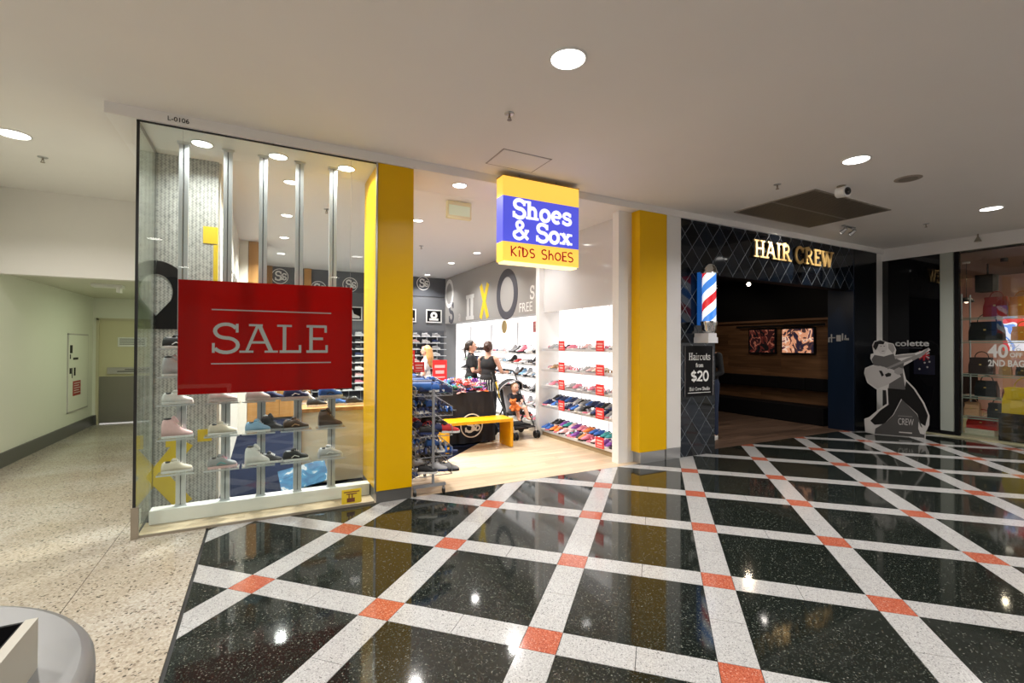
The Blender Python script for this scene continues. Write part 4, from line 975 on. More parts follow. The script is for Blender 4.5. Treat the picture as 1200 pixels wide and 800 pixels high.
# ================================================================== HAIR SALON
sf = struct(G().box(5.33, 6.06, 4.904, 5.10, 0, SZ).box(6.06, 9.95, 4.904, 5.10, 2.70, SZ).box(9.95, 10.76, 4.904, 5.30, 0, SZ).obj('wall_salon_front', mat('salon_grout', (.15, .17, .19), .5)), 'salon front clad in dark diamond tiles')
tm = [mat('navy_tile', (.005, .008, .014), .06, spec=.34), mat('black_tile_gloss', (.003, .004, .006), .05, spec=.32), mat('blue_black_tile', (.006, .011, .020), .08, spec=.36)]
DW, DH = .30, .365
for i in range(0, 38):
    for j in range(-1, 40):
        cx = 5.33 + i*DW/1 + (j % 2)*DW/2 - .05; cz = j*DH/2 - .03
        p0 = [(cx-DW/2*.945, cz), (cx, cz-DH/2*.945), (cx+DW/2*.945, cz), (cx, cz+DH/2*.945)]
        for a in ((5.33, 6.07, .0, 2.69), (5.33, 9.95, 2.69, SZ)):
            p = clipr(p0, *a)
            if area(p) < .0012: continue
            g = G().prism([(u-cx, v-cz) for u, v in p], -.008, .004)
            o = g.obj('diamond_tile', random.choice(tm), sf, (cx, 4.908, cz))
            o.rotation_euler = (random.uniform(-.006, .006), 0, random.uniform(-.006, .006))
G().box(6.06, 9.92, 4.902, 5.11, 2.688, 2.70).box(6.06, 6.072, 4.902, 5.11, 0, 2.69).obj('reveal_lining', M['dark'], sf)
G().box(9.951, 10.76, 4.897, 4.905, 0, SZ).obj('black_panel', mat('salon_black_panel', (.004, .005, .007), .2, spec=.25), sf)
# brass letters
hs = thing('salon_sign', 'raised brass serif letters across the tiled salon front', 'sign', (6.93, 4.875, 3.05))
for s, x, w in (('HAIR', 0, .98), ('CREW', 1.10, 1.15)):
    for o in write(s, hs, M['gold'], x, 0, 0, .28, .15, .022, width=w, gap=.03): pass
for x in (.1, .5, .9, 1.3, 1.7, 2.1): G().cyl((x, 0, .14), (x, .03, .14), .006, n=6).obj('standoff', M['golds'], hs)
# barber pole
bp_ = thing('barber_pole', 'lit barber pole with red white and blue stripes on the salon corner', 'barber pole', (5.70, 4.70, 1.66))
m, nt, b = _nt('barber_stripes')
tc = nt.nodes.new('ShaderNodeTexCoord'); sx = nt.nodes.new('ShaderNodeSeparateXYZ'); nt.links.new(tc.outputs['Object'], sx.inputs[0])
at2 = nt.nodes.new('ShaderNodeMath'); at2.operation = 'ARCTAN2'; nt.links.new(sx.outputs[1], at2.inputs[0]); nt.links.new(sx.outputs[0], at2.inputs[1])
dv = nt.nodes.new('ShaderNodeMath'); dv.operation = 'DIVIDE'; dv.inputs[1].default_value = 2*PI; nt.links.new(at2.outputs[0], dv.inputs[0])
mz = nt.nodes.new('ShaderNodeMath'); mz.operation = 'MULTIPLY_ADD'; mz.inputs[1].default_value = -2.05; nt.links.new(sx.outputs[2], mz.inputs[0]); nt.links.new(dv.outputs[0], mz.inputs[2])
fr = nt.nodes.new('ShaderNodeMath'); fr.operation = 'FRACT'; nt.links.new(mz.outputs[0], fr.inputs[0])
rp = ramp(nt, [(0, (.85, .87, .95)), (.25, (.62, .02, .03)), (.5, (.85, .87, .95)), (.75, (.05, .22, .70))], True); nt.links.new(fr.outputs[0], rp.inputs[0])
nt.links.new(rp.outputs[0], b.inputs['Base Color']); nt.links.new(rp.outputs[0], b.inputs['Emission Color']); b.inputs['Emission Strength'].default_value = 1.0; b.inputs['Roughness'].default_value = .15
G().cyl((0, 0, .31), (0, 0, 1.0), .095, n=32).obj('striped_cylinder', m, bp_)
G().cyl((0, 0, .29), (0, 0, 1.02), .108, n=32).obj('glass_tube', M['glass'], bp_)
G().lathe([(.118, 1.0), (.118, 1.03), (.108, 1.036), (.104, 1.06), (.094, 1.09), (.078, 1.115), (.055, 1.135), (.028, 1.147), (.004, 1.15)], n=28).obj('dome', M['chrome'], bp_)
G().lathe([(.05, .135), (.075, .15), (.10, .19), (.10, .24), (.118, .27), (.118, .31)], n=28).obj('cup', M['chrome'], bp_)
G().box(-.085, .085, -.06, .19, .08, .14).box(-.10, .10, -.07, .19, 0, .08).obj('bracket', mat('white_bracket', (.7, .7, .72), .3), bp_)
G().box(-.035, .035, .10, .185, .26, 1.04).obj('back_channel', mat('blue_backing', (.02, .12, .45), .2, emit=.35, ecol=(.02, .16, .6)), bp_)
# price poster
pp = thing('price_poster', 'black price poster with white lettering on the tiled salon pier', 'poster', (5.42, 4.895, .872))
G().box(0, .595, -.006, .004, 0, .745).obj('board', M['blackp'], pp)
g = G().box(0, .004, -.008, -.006, 0, .745).box(.591, .595, -.008, -.006, 0, .745); g.obj('border', M['pale'], pp)
write('Haircuts', pp, M['whitep'], .075, -.006, .535, .105, .105, .002, width=.46, joined=True, name='lettering')
write('from', pp, M['whitep'], .225, -.006, .43, .06, .12, .002, width=.16, joined=True, name='lettering')
write('$20', pp, M['whitep'], .12, -.006, .225, .145, .2, .002, width=.38, joined=True, name='lettering')
write('Hair Crew Studio', pp, M['whitep'], .09, -.006, .085, .05, .105, .002, width=.43, joined=True, name='lettering')
G().box(.06, .54, -.008, -.006, .048, .056).obj('rule', M['whitep'], pp)
# interior shell
struct(G().box(6.0, 10.9, 9.55, 9.7, 0, 3.6).box(6.0, 6.06, 5.10, 9.55, 0, 3.6).obj('wall_salon_back', M['dark']), 'dark back wall of the salon')
struct(G().box(6.0, 11.0, 5.10, 9.7, 3.2, 3.4).obj('ceiling_salon', M['dark']), 'black salon ceiling')
sr = struct(G().box(10.57, 10.9, 5.30, 9.6, 0, 3.3).obj('wall_salon_right', M['dark']), 'salon right wall with timber panelling')
for k in range(8):
    z = .02+.27*k
    for q in range(3):
        y0 = 5.32+1.4*q + (.5 if k % 2 else 0)*(q > 0)
        y1 = min(5.32+1.4*(q+1)+(.5 if k % 2 else 0), 9.5)
        if y1 > y0+.05: G().box(-.02, 0, 0, y1-y0-.004, 0, .266).obj('timber_plank', M['timber'], sr, (10.57, y0, z))
G().box(10.46, 10.57, 5.32, 9.5, 2.18, 2.23).obj('top_ledge', M['timber'], sr)
for lb, y0, y1, mt in (('left salon wall screen with a dark red picture', 6.81, 7.50, splotch('screen_dark', [(0, (.005, .004, .004)), (.44, (.05, .01, .008)), (.53, (.24, .08, .05)), (.57, (.02, .006, .006))], 2.6, .9, .2, 2, 2.5)),
                       ('right salon wall screen with a bright orange picture', 5.93, 6.68, splotch('screen_bright', [(0, (.02, .015, .03)), (.40, (.06, .03, .03)), (.46, (.62, .28, .16)), (.56, (.80, .52, .40)), (.63, (.10, .04, .05))], 4.5, .9, .2, 2, 1.2))):
    s = thing('wall_screen', lb, 'screen', (10.535, (y0+y1)/2, 1.44)); w = (y1-y0)/2
    G().box(-.045, .01, -w, w, 0, .60).obj('case', M['dark'], s, bevel=.004)
    G().box(-.049, -.046, -w+.03, w-.03, .035, .565).obj('display', mt, s)
G().box(10.44, 10.46, 5.7, 7.8, 2.06, 2.11).obj('tmp_rail', M['dark'], None)
tag(bpy.data.objects['tmp_rail'], 'black picture rail above the two salon screens', 'rail'); bpy.data.objects['tmp_rail'].name = 'picture_rail'
bs = thing('waiting_bench', 'long black upholstered waiting bench along the salon wall', 'bench', (10.3, 7.2, 0))
G().box(-.28, .24, -1.7, 1.9, 0, .36).obj('seat_base', M['dark'], bs, bevel=.01)
for k in range(6): G().box(.10, .245, -1.7+.6*k, -1.7+.6*k+.595, .66, .93).obj('back_cushion', M['dark'], bs, bevel=.02)
np_ = struct(G().box(9.925, 9.95, 4.899, 5.36, 0, SZ-.2).obj('wall_salon_pier', M['navy']), 'navy side of the right salon pier')
g = G()
for k, (a, b_, c, d_) in enumerate(((5.34, 5.22, 1.78, 1.80), (5.30, 5.28, 1.70, 1.86), (5.20, 5.12, 1.72, 1.84), (5.10, 5.08, 1.74, 1.87), (5.06, 4.98, 1.74, 1.78), (5.05, 5.03, 1.74, 1.84), (5.35, 5.33, 1.70, 1.80))): g.box(9.918, 9.9245, b_, a, c, d_)
g.obj('pale_lettering', mat('dull_lettering', (.30, .29, .28), .5), np_)
pl = thing('salon_pendant', 'small glowing globe bulb just inside the salon', 'light', (8.05, 5.75, 2.78))
G().ell((0, 0, 0), .035).obj('bulb', mat('warm_bulb', (1, 1, 1), .5, emit=14, ecol=(1, .86, .66)), pl)
G().cyl((0, 0, .03), (0, 0, .42), .006, n=6).obj('cord', M['blackm'], pl)
lamp('bulb_lamp', pl, (0, 0, -.045), 7, (1, .80, .58), .08, PI)
for k, (x, y) in enumerate(((8.6, 6.3), (8.6, 8.1), (7.2, 7.2))):
    dl = thing('salon_spot', 'recessed warm spot in the black salon ceiling, '+['front', 'rear', 'left'][k], 'downlight', (x, y, 3.2), 0, 'salon ceiling spots')
    G().lathe([(.05, 0), (.05, -.006), (.04, -.006)], n=16).obj('ring', M['blackm'], dl); G().cyl((0, 0, -.001), (0, 0, -.004), .038, n=16).obj('bulb', M['lampw'], dl)
    sp = bpy.data.lights.new('spot_lamp', 'SPOT'); sp.energy = (26, 22, 8)[k]; sp.spot_size = 1.5; sp.spot_blend = .6; sp.color = (1, .80, .60); sp.shadow_soft_size = .04
    so = bpy.data.objects.new('spot_lamp', sp); COL.objects.link(so); so.parent = dl; so.location = (0, 0, -.02); so.rotation_euler = (0, (math.radians(-48), math.radians(-48), 0)[k], 0)

# ================================================================== BAG SHOP AT THE RIGHT
RX = 11.0
struct(G().box(10.76, RX, 4.905, 5.3, 0, CZ).obj('wall_corner', M['wallw']), 'white wall strip between the salon and the bag shop')
struct(G().box(RX-.04, RX+.3, -3.0, 4.905, 3.33, CZ+.1).obj('wall_bag_shop_bulkhead', M['ceil']), 'pale bulkhead above the bag shop front')
bwall = struct(G().box(RX, RX+.05, 4.0, 4.905, 0, 3.33).obj('wall_bag_shop_front', M['gloss_black']), 'black gloss panel of the bag shop front')
sans('colette', bwall, mat('silver_letters', (.55, .55, .55), .3), RX-.002, 4.69, 1.635, .155, .008, 'lettering', -PI/2, width=.53, bold=.003)
G().box(RX-.004, RX, 4.26, 4.62, 1.590, 1.602).obj('tagline_bar', M['greyp'], bwall)
fl = thing('flag_decal', 'small flag decal with red cross and white stars on the black panel', 'decal', (RX-.003, 4.22, 1.1))
fb = mat('flag_navy', (.004, .005, .018), .4)
g = G().box(-.0005, .0015, -.15, .17, 0, .36); g.obj('field', fb, fl)
g = G(); stroke(g, [(.0, .42), (.0, .62)], .03, -.004, -.001); stroke(g, [(-.08, .52), (.08, .52)], .03, -.004, -.001); stroke(g, [(-.07, .44), (.07, .6)], .015, -.004, -.001); stroke(g, [(.07, .44), (-.07, .6)], .015, -.004, -.001)
g.obj('red_cross', mat('flag_red', (.42, .02, .03), .4), fl, (0, .01, -.16), -PI/2)
g = G(); stroke(g, [(-.08, .47), (.08, .57)], .02, -.002, 0); stroke(g, [(.08, .47), (-.08, .57)], .02, -.002, 0); g.obj('white_saltire', M['pale'], fl, (0, .01, -.16), -PI/2)
for k, (u, v) in enumerate(((-.14, .34), (.02, .22), (.09, .24), (.06, .14), (-.06, .10))):
    p = []
    for q in range(14): r_ = (.026 if q % 2 == 0 else .013)*(1.3 if k == 0 else .8); p.append((u+r_*math.cos(2*PI*q/14), v+r_*math.sin(2*PI*q/14)))
    G().prism(p, -.003, 0).obj('star', M['pale'], fl, (0, .02, 0), -PI/2)
struct(G().box(RX-.02, RX+.08, 3.80, 3.985, .10, 3.33).obj('wall_bag_shop_pier', mat('pale_green_pier', (.42, .45, .40), .2)), 'pale pier beside the bag shop opening')
struct(G().box(RX-.01, RX+.08, 3.79, 3.99, 0, .10).box(RX, RX+.08, 3.73, 3.79, 0, 3.33).obj('trim_6', M['dark']), 'dark base and edge of the pale pier')
struct(G().box(RX+.005, RX+.017, 2.0, 3.73, .06, 3.33).obj('window_3', M['glass']), 'bag shop front glass')
struct(G().box(RX-.02, 15.9, -2.5, 4.86, -.005, .03).obj('floor_bag_shop', mat('bag_shop_floor', (.42, .40, .26), .25)), 'pale floor of the bag shop')
struct(G().box(15.5, 15.6, -2.5, 6.6, 0, 3.4).box(RX+.3, 15.6, 6.5, 6.6, 0, 3.4).obj('wall_bag_shop_back', mat('pink_wall', (.62, .34, .30), .6)), 'pink rear wall of the bag shop')
struct(G().box(RX+.05, 15.6, -2.5, 6.6, 3.33, 3.45).obj('ceiling_bag_shop', mat('brown_ceiling', (.10, .055, .04), .5)), 'brown timber ceiling of the bag shop')
struct(G().box(RX+.05, 15.6, 4.9, 5.0, 0, 1.0).obj('wall_bag_shop_side', M['dark']), 'low dark side wall of the bag shop')
pn = thing('pendant_lamp', 'black pendant lamp with bowl shade in the bag shop', 'lamp', (12.5, 4.12, 2.52))
G().lathe([(.012, .10), (.05, .095), (.10, .06), (.125, 0), (.12, 0), (.095, .055), (.045, .09)], n=22).obj('shade', M['blackm'], pn)
G().ell((0, 0, .01), .035).obj('bulb', mat('pendant_bulb', (1, 1, 1), .5, emit=2, ecol=(1, .7, .55)), pn)
G().cyl((0, 0, .1), (0, 0, .81), .006, n=6).obj('cord', M['blackm'], pn); G().cyl((0, 0, .78), (0, 0, .81), .06, n=16).obj('ceiling_rose', M['white'], pn)
for k, (x, y) in enumerate(((12.6, 3.6), (13.4, 3.5), (13.6, 2.6), (12.2, 2.4), (14.2, 5.0))):
    dl = thing('track_spot', 'warm spotlight in the bag shop ceiling, '+ORD[k]+' from the front pier', 'spotlight', (x, y, 3.33), 0, 'bag shop spotlights')
    G().lathe([(.055, 0), (.055, -.07), (.045, -.07)], n=16).obj('housing', M['blackm'], dl); G().cyl((0, 0, -.06), (0, 0, -.066), .043, n=16).obj('bulb', M['lampw'], dl)
    lamp('lamp', dl, (0, 0, -.08), 11, (1, .80, .58), .08, PI*.8)
sh = thing('glass_shelving', 'steel and glass shelving carrying handbags behind the shop glass', 'shelving', (11.62, 3.0, 0))
gs = mat('shelf_green_glass', (.42, .46, .40), .15, .2)
zc = [2.20, 2.12, 1.74, 1.18, 1.08, .78, .69, .40, .31]
for k, z in enumerate((2.16, 1.74, 1.13, .73, .36)):
    G().box(-.18, .20, -1.0, .90, z-.012, z).obj('shelf', gs, sh)
    G().box(-.19, -.17, -1.0, .90, z-.05, z-.03).obj('rail', gs, sh)
for y in (-.85, -.1, .84): G().cyl((-.17, y, .03), (-.17, y, 2.6), .014, n=8).obj('upright', M['steel'], sh); G().cyl((.19, y, .03), (.19, y, 2.6), .014, n=8).obj('upright', M['steel'], sh)
def bag(label, loc, rz, w, h, d, colr, handle=True, gloss=.35):
    t = thing('handbag', label, 'handbag', loc, rz, 'handbags in the bag shop')
    nm = 'bag_%02d%02d%02d' % tuple(int(99*c) for c in colr)
    m_ = bpy.data.materials.get(nm) or mat(nm, colr, gloss)
    r0 = [(-w/2, -d/2, 0), (w/2, -d/2, 0), (w/2, d/2, 0), (-w/2, d/2, 0)]
    r1 = [(-w/2*.98, -d/2*1.05, h*.5), (w/2*.98, -d/2*1.05, h*.5), (w/2*.98, d/2*1.05, h*.5), (-w/2*.98, d/2*1.05, h*.5)]
    r2 = [(-w/2*.86, -d*.18, h), (w/2*.86, -d*.18, h), (w/2*.86, d*.18, h), (-w/2*.86, d*.18, h)]
    G().loft([r0, r1, r2], 0, False).obj('body', m_, t, bevel=.008)
    G().prism([(-w*.43, h*.98), (w*.43, h*.98), (w*.38, h*.55), (-w*.38, h*.55)], -d*.56, -d*.52).obj('flap', m_, t)
    if handle: G().tube([(w*.28*math.cos(PI*k/8), 0, h-.01+.6*w*.28*2*math.sin(PI*k/8)) for k in range(9)], .008, 6).obj('handle', m_, t)
    G().box(-.015, .015, -d*.62, -d*.55, h*.52, h*.60).obj('clasp', M['gold'], t)
R2 = -PI/2
bags = [('black structured handbag', 3.55, 1.74, .46, .34, .16, (.01, .01, .012)), ('orange handbag', 3.10, 2.16, .30, .34, .16, (.50, .12, .02)), ('deep red handbag', 3.42, 2.16, .32, .36, .16, (.30, .02, .02)),
        ('purple handbag', 2.80, 2.16, .26, .36, .16, (.16, .04, .28)), ('pale green tote', 2.55, 1.74, .5, .30, .2, (.45, .46, .22)), ('orange tote', 3.08, 1.74, .28, .24, .16, (.55, .14, .02)),
        ('dark patterned clutch', 3.62, 1.13, .34, .30, .12, (.05, .03, .03)), ('dark red purse', 2.72, 1.13, .26, .14, .1, (.28, .02, .03)), ('black handbag', 3.55, .73, .30, .28, .16, (.012, .012, .014)),
        ('yellow flat handbag', 2.85, .95, .30, .10, .16, (.42, .38, .10)), ('peach box bag', 3.74, .36, .22, .24, .16, (.70, .38, .22)), ('black slouch bag', 3.40, .36, .26, .26, .16, (.012, .012, .014)),
        ('wine red bag', 3.16, .36, .16, .24, .16, (.20, .02, .02)), ('dark green bag', 2.95, .36, .22, .24, .14, (.05, .08, .04)), ('bright red bag', 3.60, .13, .42, .22, .2, (.50, .02, .015))]
for nm, y, z, w, h, d_, c in bags:
    if nm.startswith('yellow flat'): z = .73
    bag(f'{nm} on the {"pale stack below" if z < .2 else {2.16: "top shelf of", 1.74: "second shelf of", 1.13: "third shelf of", .73: "fourth shelf of", .36: "lowest shelf of"}[z]} the bag shop shelving', (11.62, y, z+.001), R2, w, h, d_, c)
for q, (nm, y, z, w, c) in enumerate((('tan purse', 3.30, 1.13, .16, (.35, .18, .08)), ('black purse', 3.08, 1.13, .18, (.015, .015, .017)), ('plum purse', 3.25, .73, .18, (.16, .03, .08)), ('cream clutch', 3.05, .73, .18, (.6, .52, .38)), ('brown clutch', 2.78, .36, .18, (.12, .05, .025)))):
    bag(f'small {nm} on the {({1.13: "third", .73: "fourth", .36: "lowest"})[z]} shelf of the bag shop shelving', (11.60, y, z+.001), R2, w, .15, .09, c, False)
bag('large glossy yellow handbag on the black plinth of the bag shop', (11.27, 2.95, .50), R2, .55, .44, .26, (.62, .40, .01))
o = tag(G().box(11.10, 11.42, 2.2, 3.25, .03, .498).obj('display_plinth', M['dark'], None, bevel=.006), 'low black plinth under the yellow handbag in the bag shop', 'plinth')
# reflected light stripes shown as screens deeper in the shop
bd = thing('stock_box', 'pale stack of folded goods on the bag shop floor', 'stock', (11.62, 3.62, .03))
for k in range(3): G().box(-.12, .12, -.2, .2, .0+.033*k, .03+.033*k).obj('folded_sheet', CM['cream'], bd)
pt = thing('window_decal', 'white window lettering reading 40% OFF 2ND BAG', 'decal', (RX-.004, 3.345, 1.285))
wp = mat('decal_white', (.62, .62, .60), .5)
sans('40', pt, wp, 0, 0, .165, .30, .002, 'figures', -PI/2, width=.25, bold=.008); sans('%', pt, wp, 0, -.265, .27, .16, .002, 'percent', -PI/2, width=.13)
sans('OFF', pt, wp, 0, -.265, .17, .10, .002, 'word', -PI/2, width=.15, bold=.003); sans('2ND BAG', pt, wp, 0, 0, .01, .15, .002, 'word', -PI/2, width=.44, bold=.004)
# screen advert, and reflected light stripes built as glowing strips, deeper in
o = tag(G().box(13.4, 13.44, 3.3, 3.85, 1.55, 2.3).obj('advert_screen', splotch('advert', [(0, (.75, .75, .95)), (.45, (.15, .3, .85)), (.55, (.8, .8, .95)), (.62, (.6, .03, .05))], 3.5, .8, .2, 0, .5), None), 'bright blue and white advert panel inside the bag shop', 'advert')
for k, (y0, y1, z) in enumerate(((3.55, 3.95, 2.28), (2.9, 3.3, 2.22))):
    tag(G().box(12.8, 12.84, y0, y1, z, z+.05).obj('reflected_stripe', mat('strip_glow%d' % k, (1, 1, 1), .5, emit=2.5, ecol=(1, .85, .7)), None), ['left', 'right'][k]+' reflected light stripe shown as a glowing strip inside the bag shop', 'light')
tag(G().box(13.0, 13.3, 3.88, 4.15, 2.75, 3.1).cyl((13.15, 4.0, 3.1), (13.15, 4.0, 3.33), .015, n=8).obj('hanging_speaker', M['dark'], None), 'black box speaker hung from the bag shop ceiling', 'speaker')

# ================================================================== GUITARIST CUT-OUT
A_, B_ = Vector((9.93, 4.72, 0)), Vector((10.36, 3.98, 0))
ang = math.atan2(B_.y-A_.y, B_.x-A_.x)
st_ = thing('cardboard_standee', 'cardboard cut-out of a leaning guitarist on a grey base', 'standee', A_, ang)
def zp(pts):   # outline measured on the cut-out: across in metres, up in metres
    return [((x*.1751-7)/74*.90, (729-y)*.1751/111*1.74) for x, y in pts]
def layer(name, pts, d0, d1, m_): G().prism(zp(pts), -d1, -d0).obj(name, m_, st_)
gr = lambda n, v: mat(n, (v, v*.95, v*.92), .6, spec=.1)
layer('card', [(95,130),(110,102),(150,92),(185,105),(205,112),(240,120),(258,160),(250,195),(300,188),(380,180),(430,165),(468,145),(478,160),(400,212),(302,268),(312,310),(322,352),(380,410),(440,500),(472,580),(470,640),(447,690),(447,729),(105,729),(45,718),(38,630),(75,615),(150,550),(195,520),(190,430),(120,425),(60,385),(38,320),(45,285),(85,268),(105,262),(82,220),(85,190),(105,185)], 0, .012, gr('card_edge', .42))
layer('trousers', [(200,415),(312,420),(322,365),(372,415),(430,505),(462,580),(445,650),(410,630),(395,575),(290,482),(235,590),(175,655),(110,665),(80,640),(150,565),(205,525)], .012, .0135, gr('standee_black', .008))
layer('base_print', [(295,485),(392,578),(440,690),(440,725),(110,725),(115,690),(190,640),(240,590)], .0135, .015, gr('standee_grey', .06))
layer('shirt', [(110,195),(175,205),(240,185),(252,215),(310,240),(300,300),(318,420),(205,415),(215,360),(180,275),(105,265),(90,225)], .012, .014, gr('standee_shirt', .075))
layer('arm', [(245,200),(380,184),(385,198),(290,212),(250,222)], .014, .0155, gr('standee_skin', .20))
layer('guitar_body', [(48,290),(85,272),(150,268),(190,280),(235,290),(270,310),(290,335),(250,360),(195,395),(130,420),(75,385),(45,330)], .014, .017, gr('standee_guitar', .33))
layer('guitar_hole', [(180,325),(205,312),(225,318),(220,335),(190,342)], .017, .018, bpy.data.materials['standee_black'])
layer('guitar_pickguard', [(140,300),(160,300),(175,330),(160,340)], .017, .018, bpy.data.materials['standee_black'])
layer('guitar_neck', [(200,290),(360,222),(365,232),(440,190),(470,150),(462,146),(420,180),(330,215),(195,278)], .0155, .018, gr('standee_neck', .16))
layer('hand', [(245,290),(275,275),(300,282),(305,310),(270,325),(245,312)], .017, .0195, bpy.data.materials['standee_skin'])
layer('face', [(125,118),(165,108),(190,120),(200,150),(178,192),(150,185),(128,160)], .014, .016, gr('standee_face', .36))
layer('hair', [(100,140),(112,108),(150,97),(182,106),(172,124),(140,122),(128,150),(118,165)], .016, .018, bpy.data.materials['standee_black'])
layer('second_face', [(205,118),(238,124),(250,158),(235,185),(205,150)], .013, .015, bpy.data.materials['standee_skin'])
layer('shoe', [(50,630),(78,622),(82,660),(108,670),(106,722),(50,714)], .0135, .0155, bpy.data.materials['card_edge'])
layer('shoe', [(402,622),(415,655),(444,670),(438,705),(412,700),(400,670)], .015, .017, bpy.data.materials['card_edge'])
layer('eyes', [(150,136),(158,134),(159,138),(151,140)], .016, .0172, bpy.data.materials['standee_black']); layer('eyes', [(172,134),(181,134),(181,138),(173,138)], .016, .0172, bpy.data.materials['standee_black'])
layer('mouth', [(160,168),(178,166),(178,170),(162,172)], .016, .0172, bpy.data.materials['standee_grey'])
cw = gr('standee_letters', .40)
p = zp([(268, 652)])[0]; sans('CREW', st_, cw, p[0], -.0155, p[1], .17, .002, 'lettering', 0, width=.215)
p = zp([(268, 598)])[0]; G().box(p[0], p[0]+.2, -.0165, -.015, p[1], p[1]+.018).obj('small_print', gr('standee_dull', .13), st_)
p = zp([(275, 705)])[0]; G().box(p[0], p[0]+.18, -.0165, -.015, p[1], p[1]+.02).obj('small_print', cw, st_)
G().box(.2, .7, 0, .28, 0, .012).prism([(.0, .0), (.26, 0), (0, 1.1)], .44, .452, 'yz').obj('rear_strut', bpy.data.materials['card_edge'], st_)

# ================================================================== BIN IN THE FOREGROUND
bn2 = thing('litter_bin', 'grey rounded litter bin with an open square chute in the near corner', 'bin', (-.95, 1.40, 0))
G().lathe([(.57, 0), (.58, .03), (.592, .5), (.600, .80), (.598, .828), (.588, .843), (.572, .850)], n=72).obj('body', M['bin'], bn2)
G().box(-.28, .465, -.52, .10, .850, .8515).obj('chute_opening', M['dark'], bn2)
G().box(.465, .487, -.54, .10, .850, .967).obj('chute_wall', M['binin'], bn2)
G().box(-.30, .487, -.562, -.54, .850, .967).obj('chute_wall', M['binin'], bn2)
G().box(-.30, .465, .10, .108, .850, .960).obj('chute_back', M['dark'], bn2)
G().box(-.308, -.30, -.54, .10, .850, .960).obj('chute_back', M['dark'], bn2)
G().box(.458, .465, -.54, .10, .851, .962).obj('chute_liner', M['dark'], bn2)
# ================================================================== PEOPLE
def capsule(p0, r0, p1, r1, n=14):
    g = G(); p0 = Vector(p0); p1 = Vector(p1); d = (p1-p0); L = d.length; d.normalize()
    a = d.orthogonal().normalized(); b = d.cross(a); rings = []
    for i in range(5):
        t = -PI/2+PI/2*i/4; rings.append((p0+d*(r0*math.sin(t)), max(r0*math.cos(t), r0*.03)))
    for i in range(5):
        t = PI/2*i/4; rings.append((p1+d*(r1*math.sin(t)), max(r1*math.cos(t), r1*.03)))
    g.loft([[tuple(c+a*(r*math.cos(2*PI*k/n))+b*(r*math.sin(2*PI*k/n))) for k in range(n)] for c, r in rings])
    return g
def blob(name, prims, voxel, material, parent, smooth=6):
    """grow one continuous skin over overlapping volumes"""
    g = G()
    for q in prims:
        h = capsule(*q[1:]) if q[0] == 'c' else G().ell(q[1], *q[2], n=16, k=10)
        if q[0] == 'e' and len(q) > 3:
            h.xf(Matrix.Translation(q[1]) @ q[3] @ Matrix.Translation([-c for c in q[1]]))
        g.add(h.v, h.f, 0, True)
    o = g.obj(name, material)
    r = o.modifiers.new('r', 'REMESH'); r.mode = 'VOXEL'; r.voxel_size = voxel; r.use_smooth_shade = True
    s = o.modifiers.new('s', 'SMOOTH'); s.iterations = smooth; s.factor = .5
    dg = bpy.context.evaluated_depsgraph_get(); me = bpy.data.meshes.new_from_object(o.evaluated_get(dg))
    old = o.data; o.modifiers.clear(); o.data = me; bpy.data.meshes.remove(old); me.name = name
    for p in me.polygons: p.use_smooth = True
    if not me.materials: me.materials.append(material)
    o.parent = parent
    return o
def hand(prims, wrist, d, side, curl=.5, s=1.):
    wrist = Vector(wrist); d = Vector(d).normalized(); side = Vector(side).normalized(); nrm = d.cross(side).normalized()
    pc = wrist + d*.05*s
    for k in (-1, 0, 1): prims.append(('c', tuple(wrist+side*k*.014*s+d*.01*s), .016*s, tuple(wrist+d*.085*s+side*k*.022*s), .0135*s))
    for i, L in enumerate((.062, .072, .067, .052)):
        b = wrist+d*.09*s+side*(i-1.5)*.021*s
        m_ = b+(d*math.cos(curl)+nrm*math.sin(curl))*L*.5*s; e = m_+(d*math.cos(curl*2.4)+nrm*math.sin(curl*2.4))*L*.5*s
        prims.append(('c', tuple(b), .0095*s, tuple(m_), .009*s)); prims.append(('c', tuple(m_), .009*s, tuple(e), .0075*s))
    t0 = wrist+d*.03*s-side*.028*s; t1 = t0+(d*.6-side*.7+nrm*.2).normalized()*.04*s; t2 = t1+(d*.9-side*.1+nrm*.4).normalized()*.032*s
    prims.append(('c', tuple(t0), .013*s, tuple(t1), .011*s)); prims.append(('c', tuple(t1), .0105*s, tuple(t2), .0085*s))
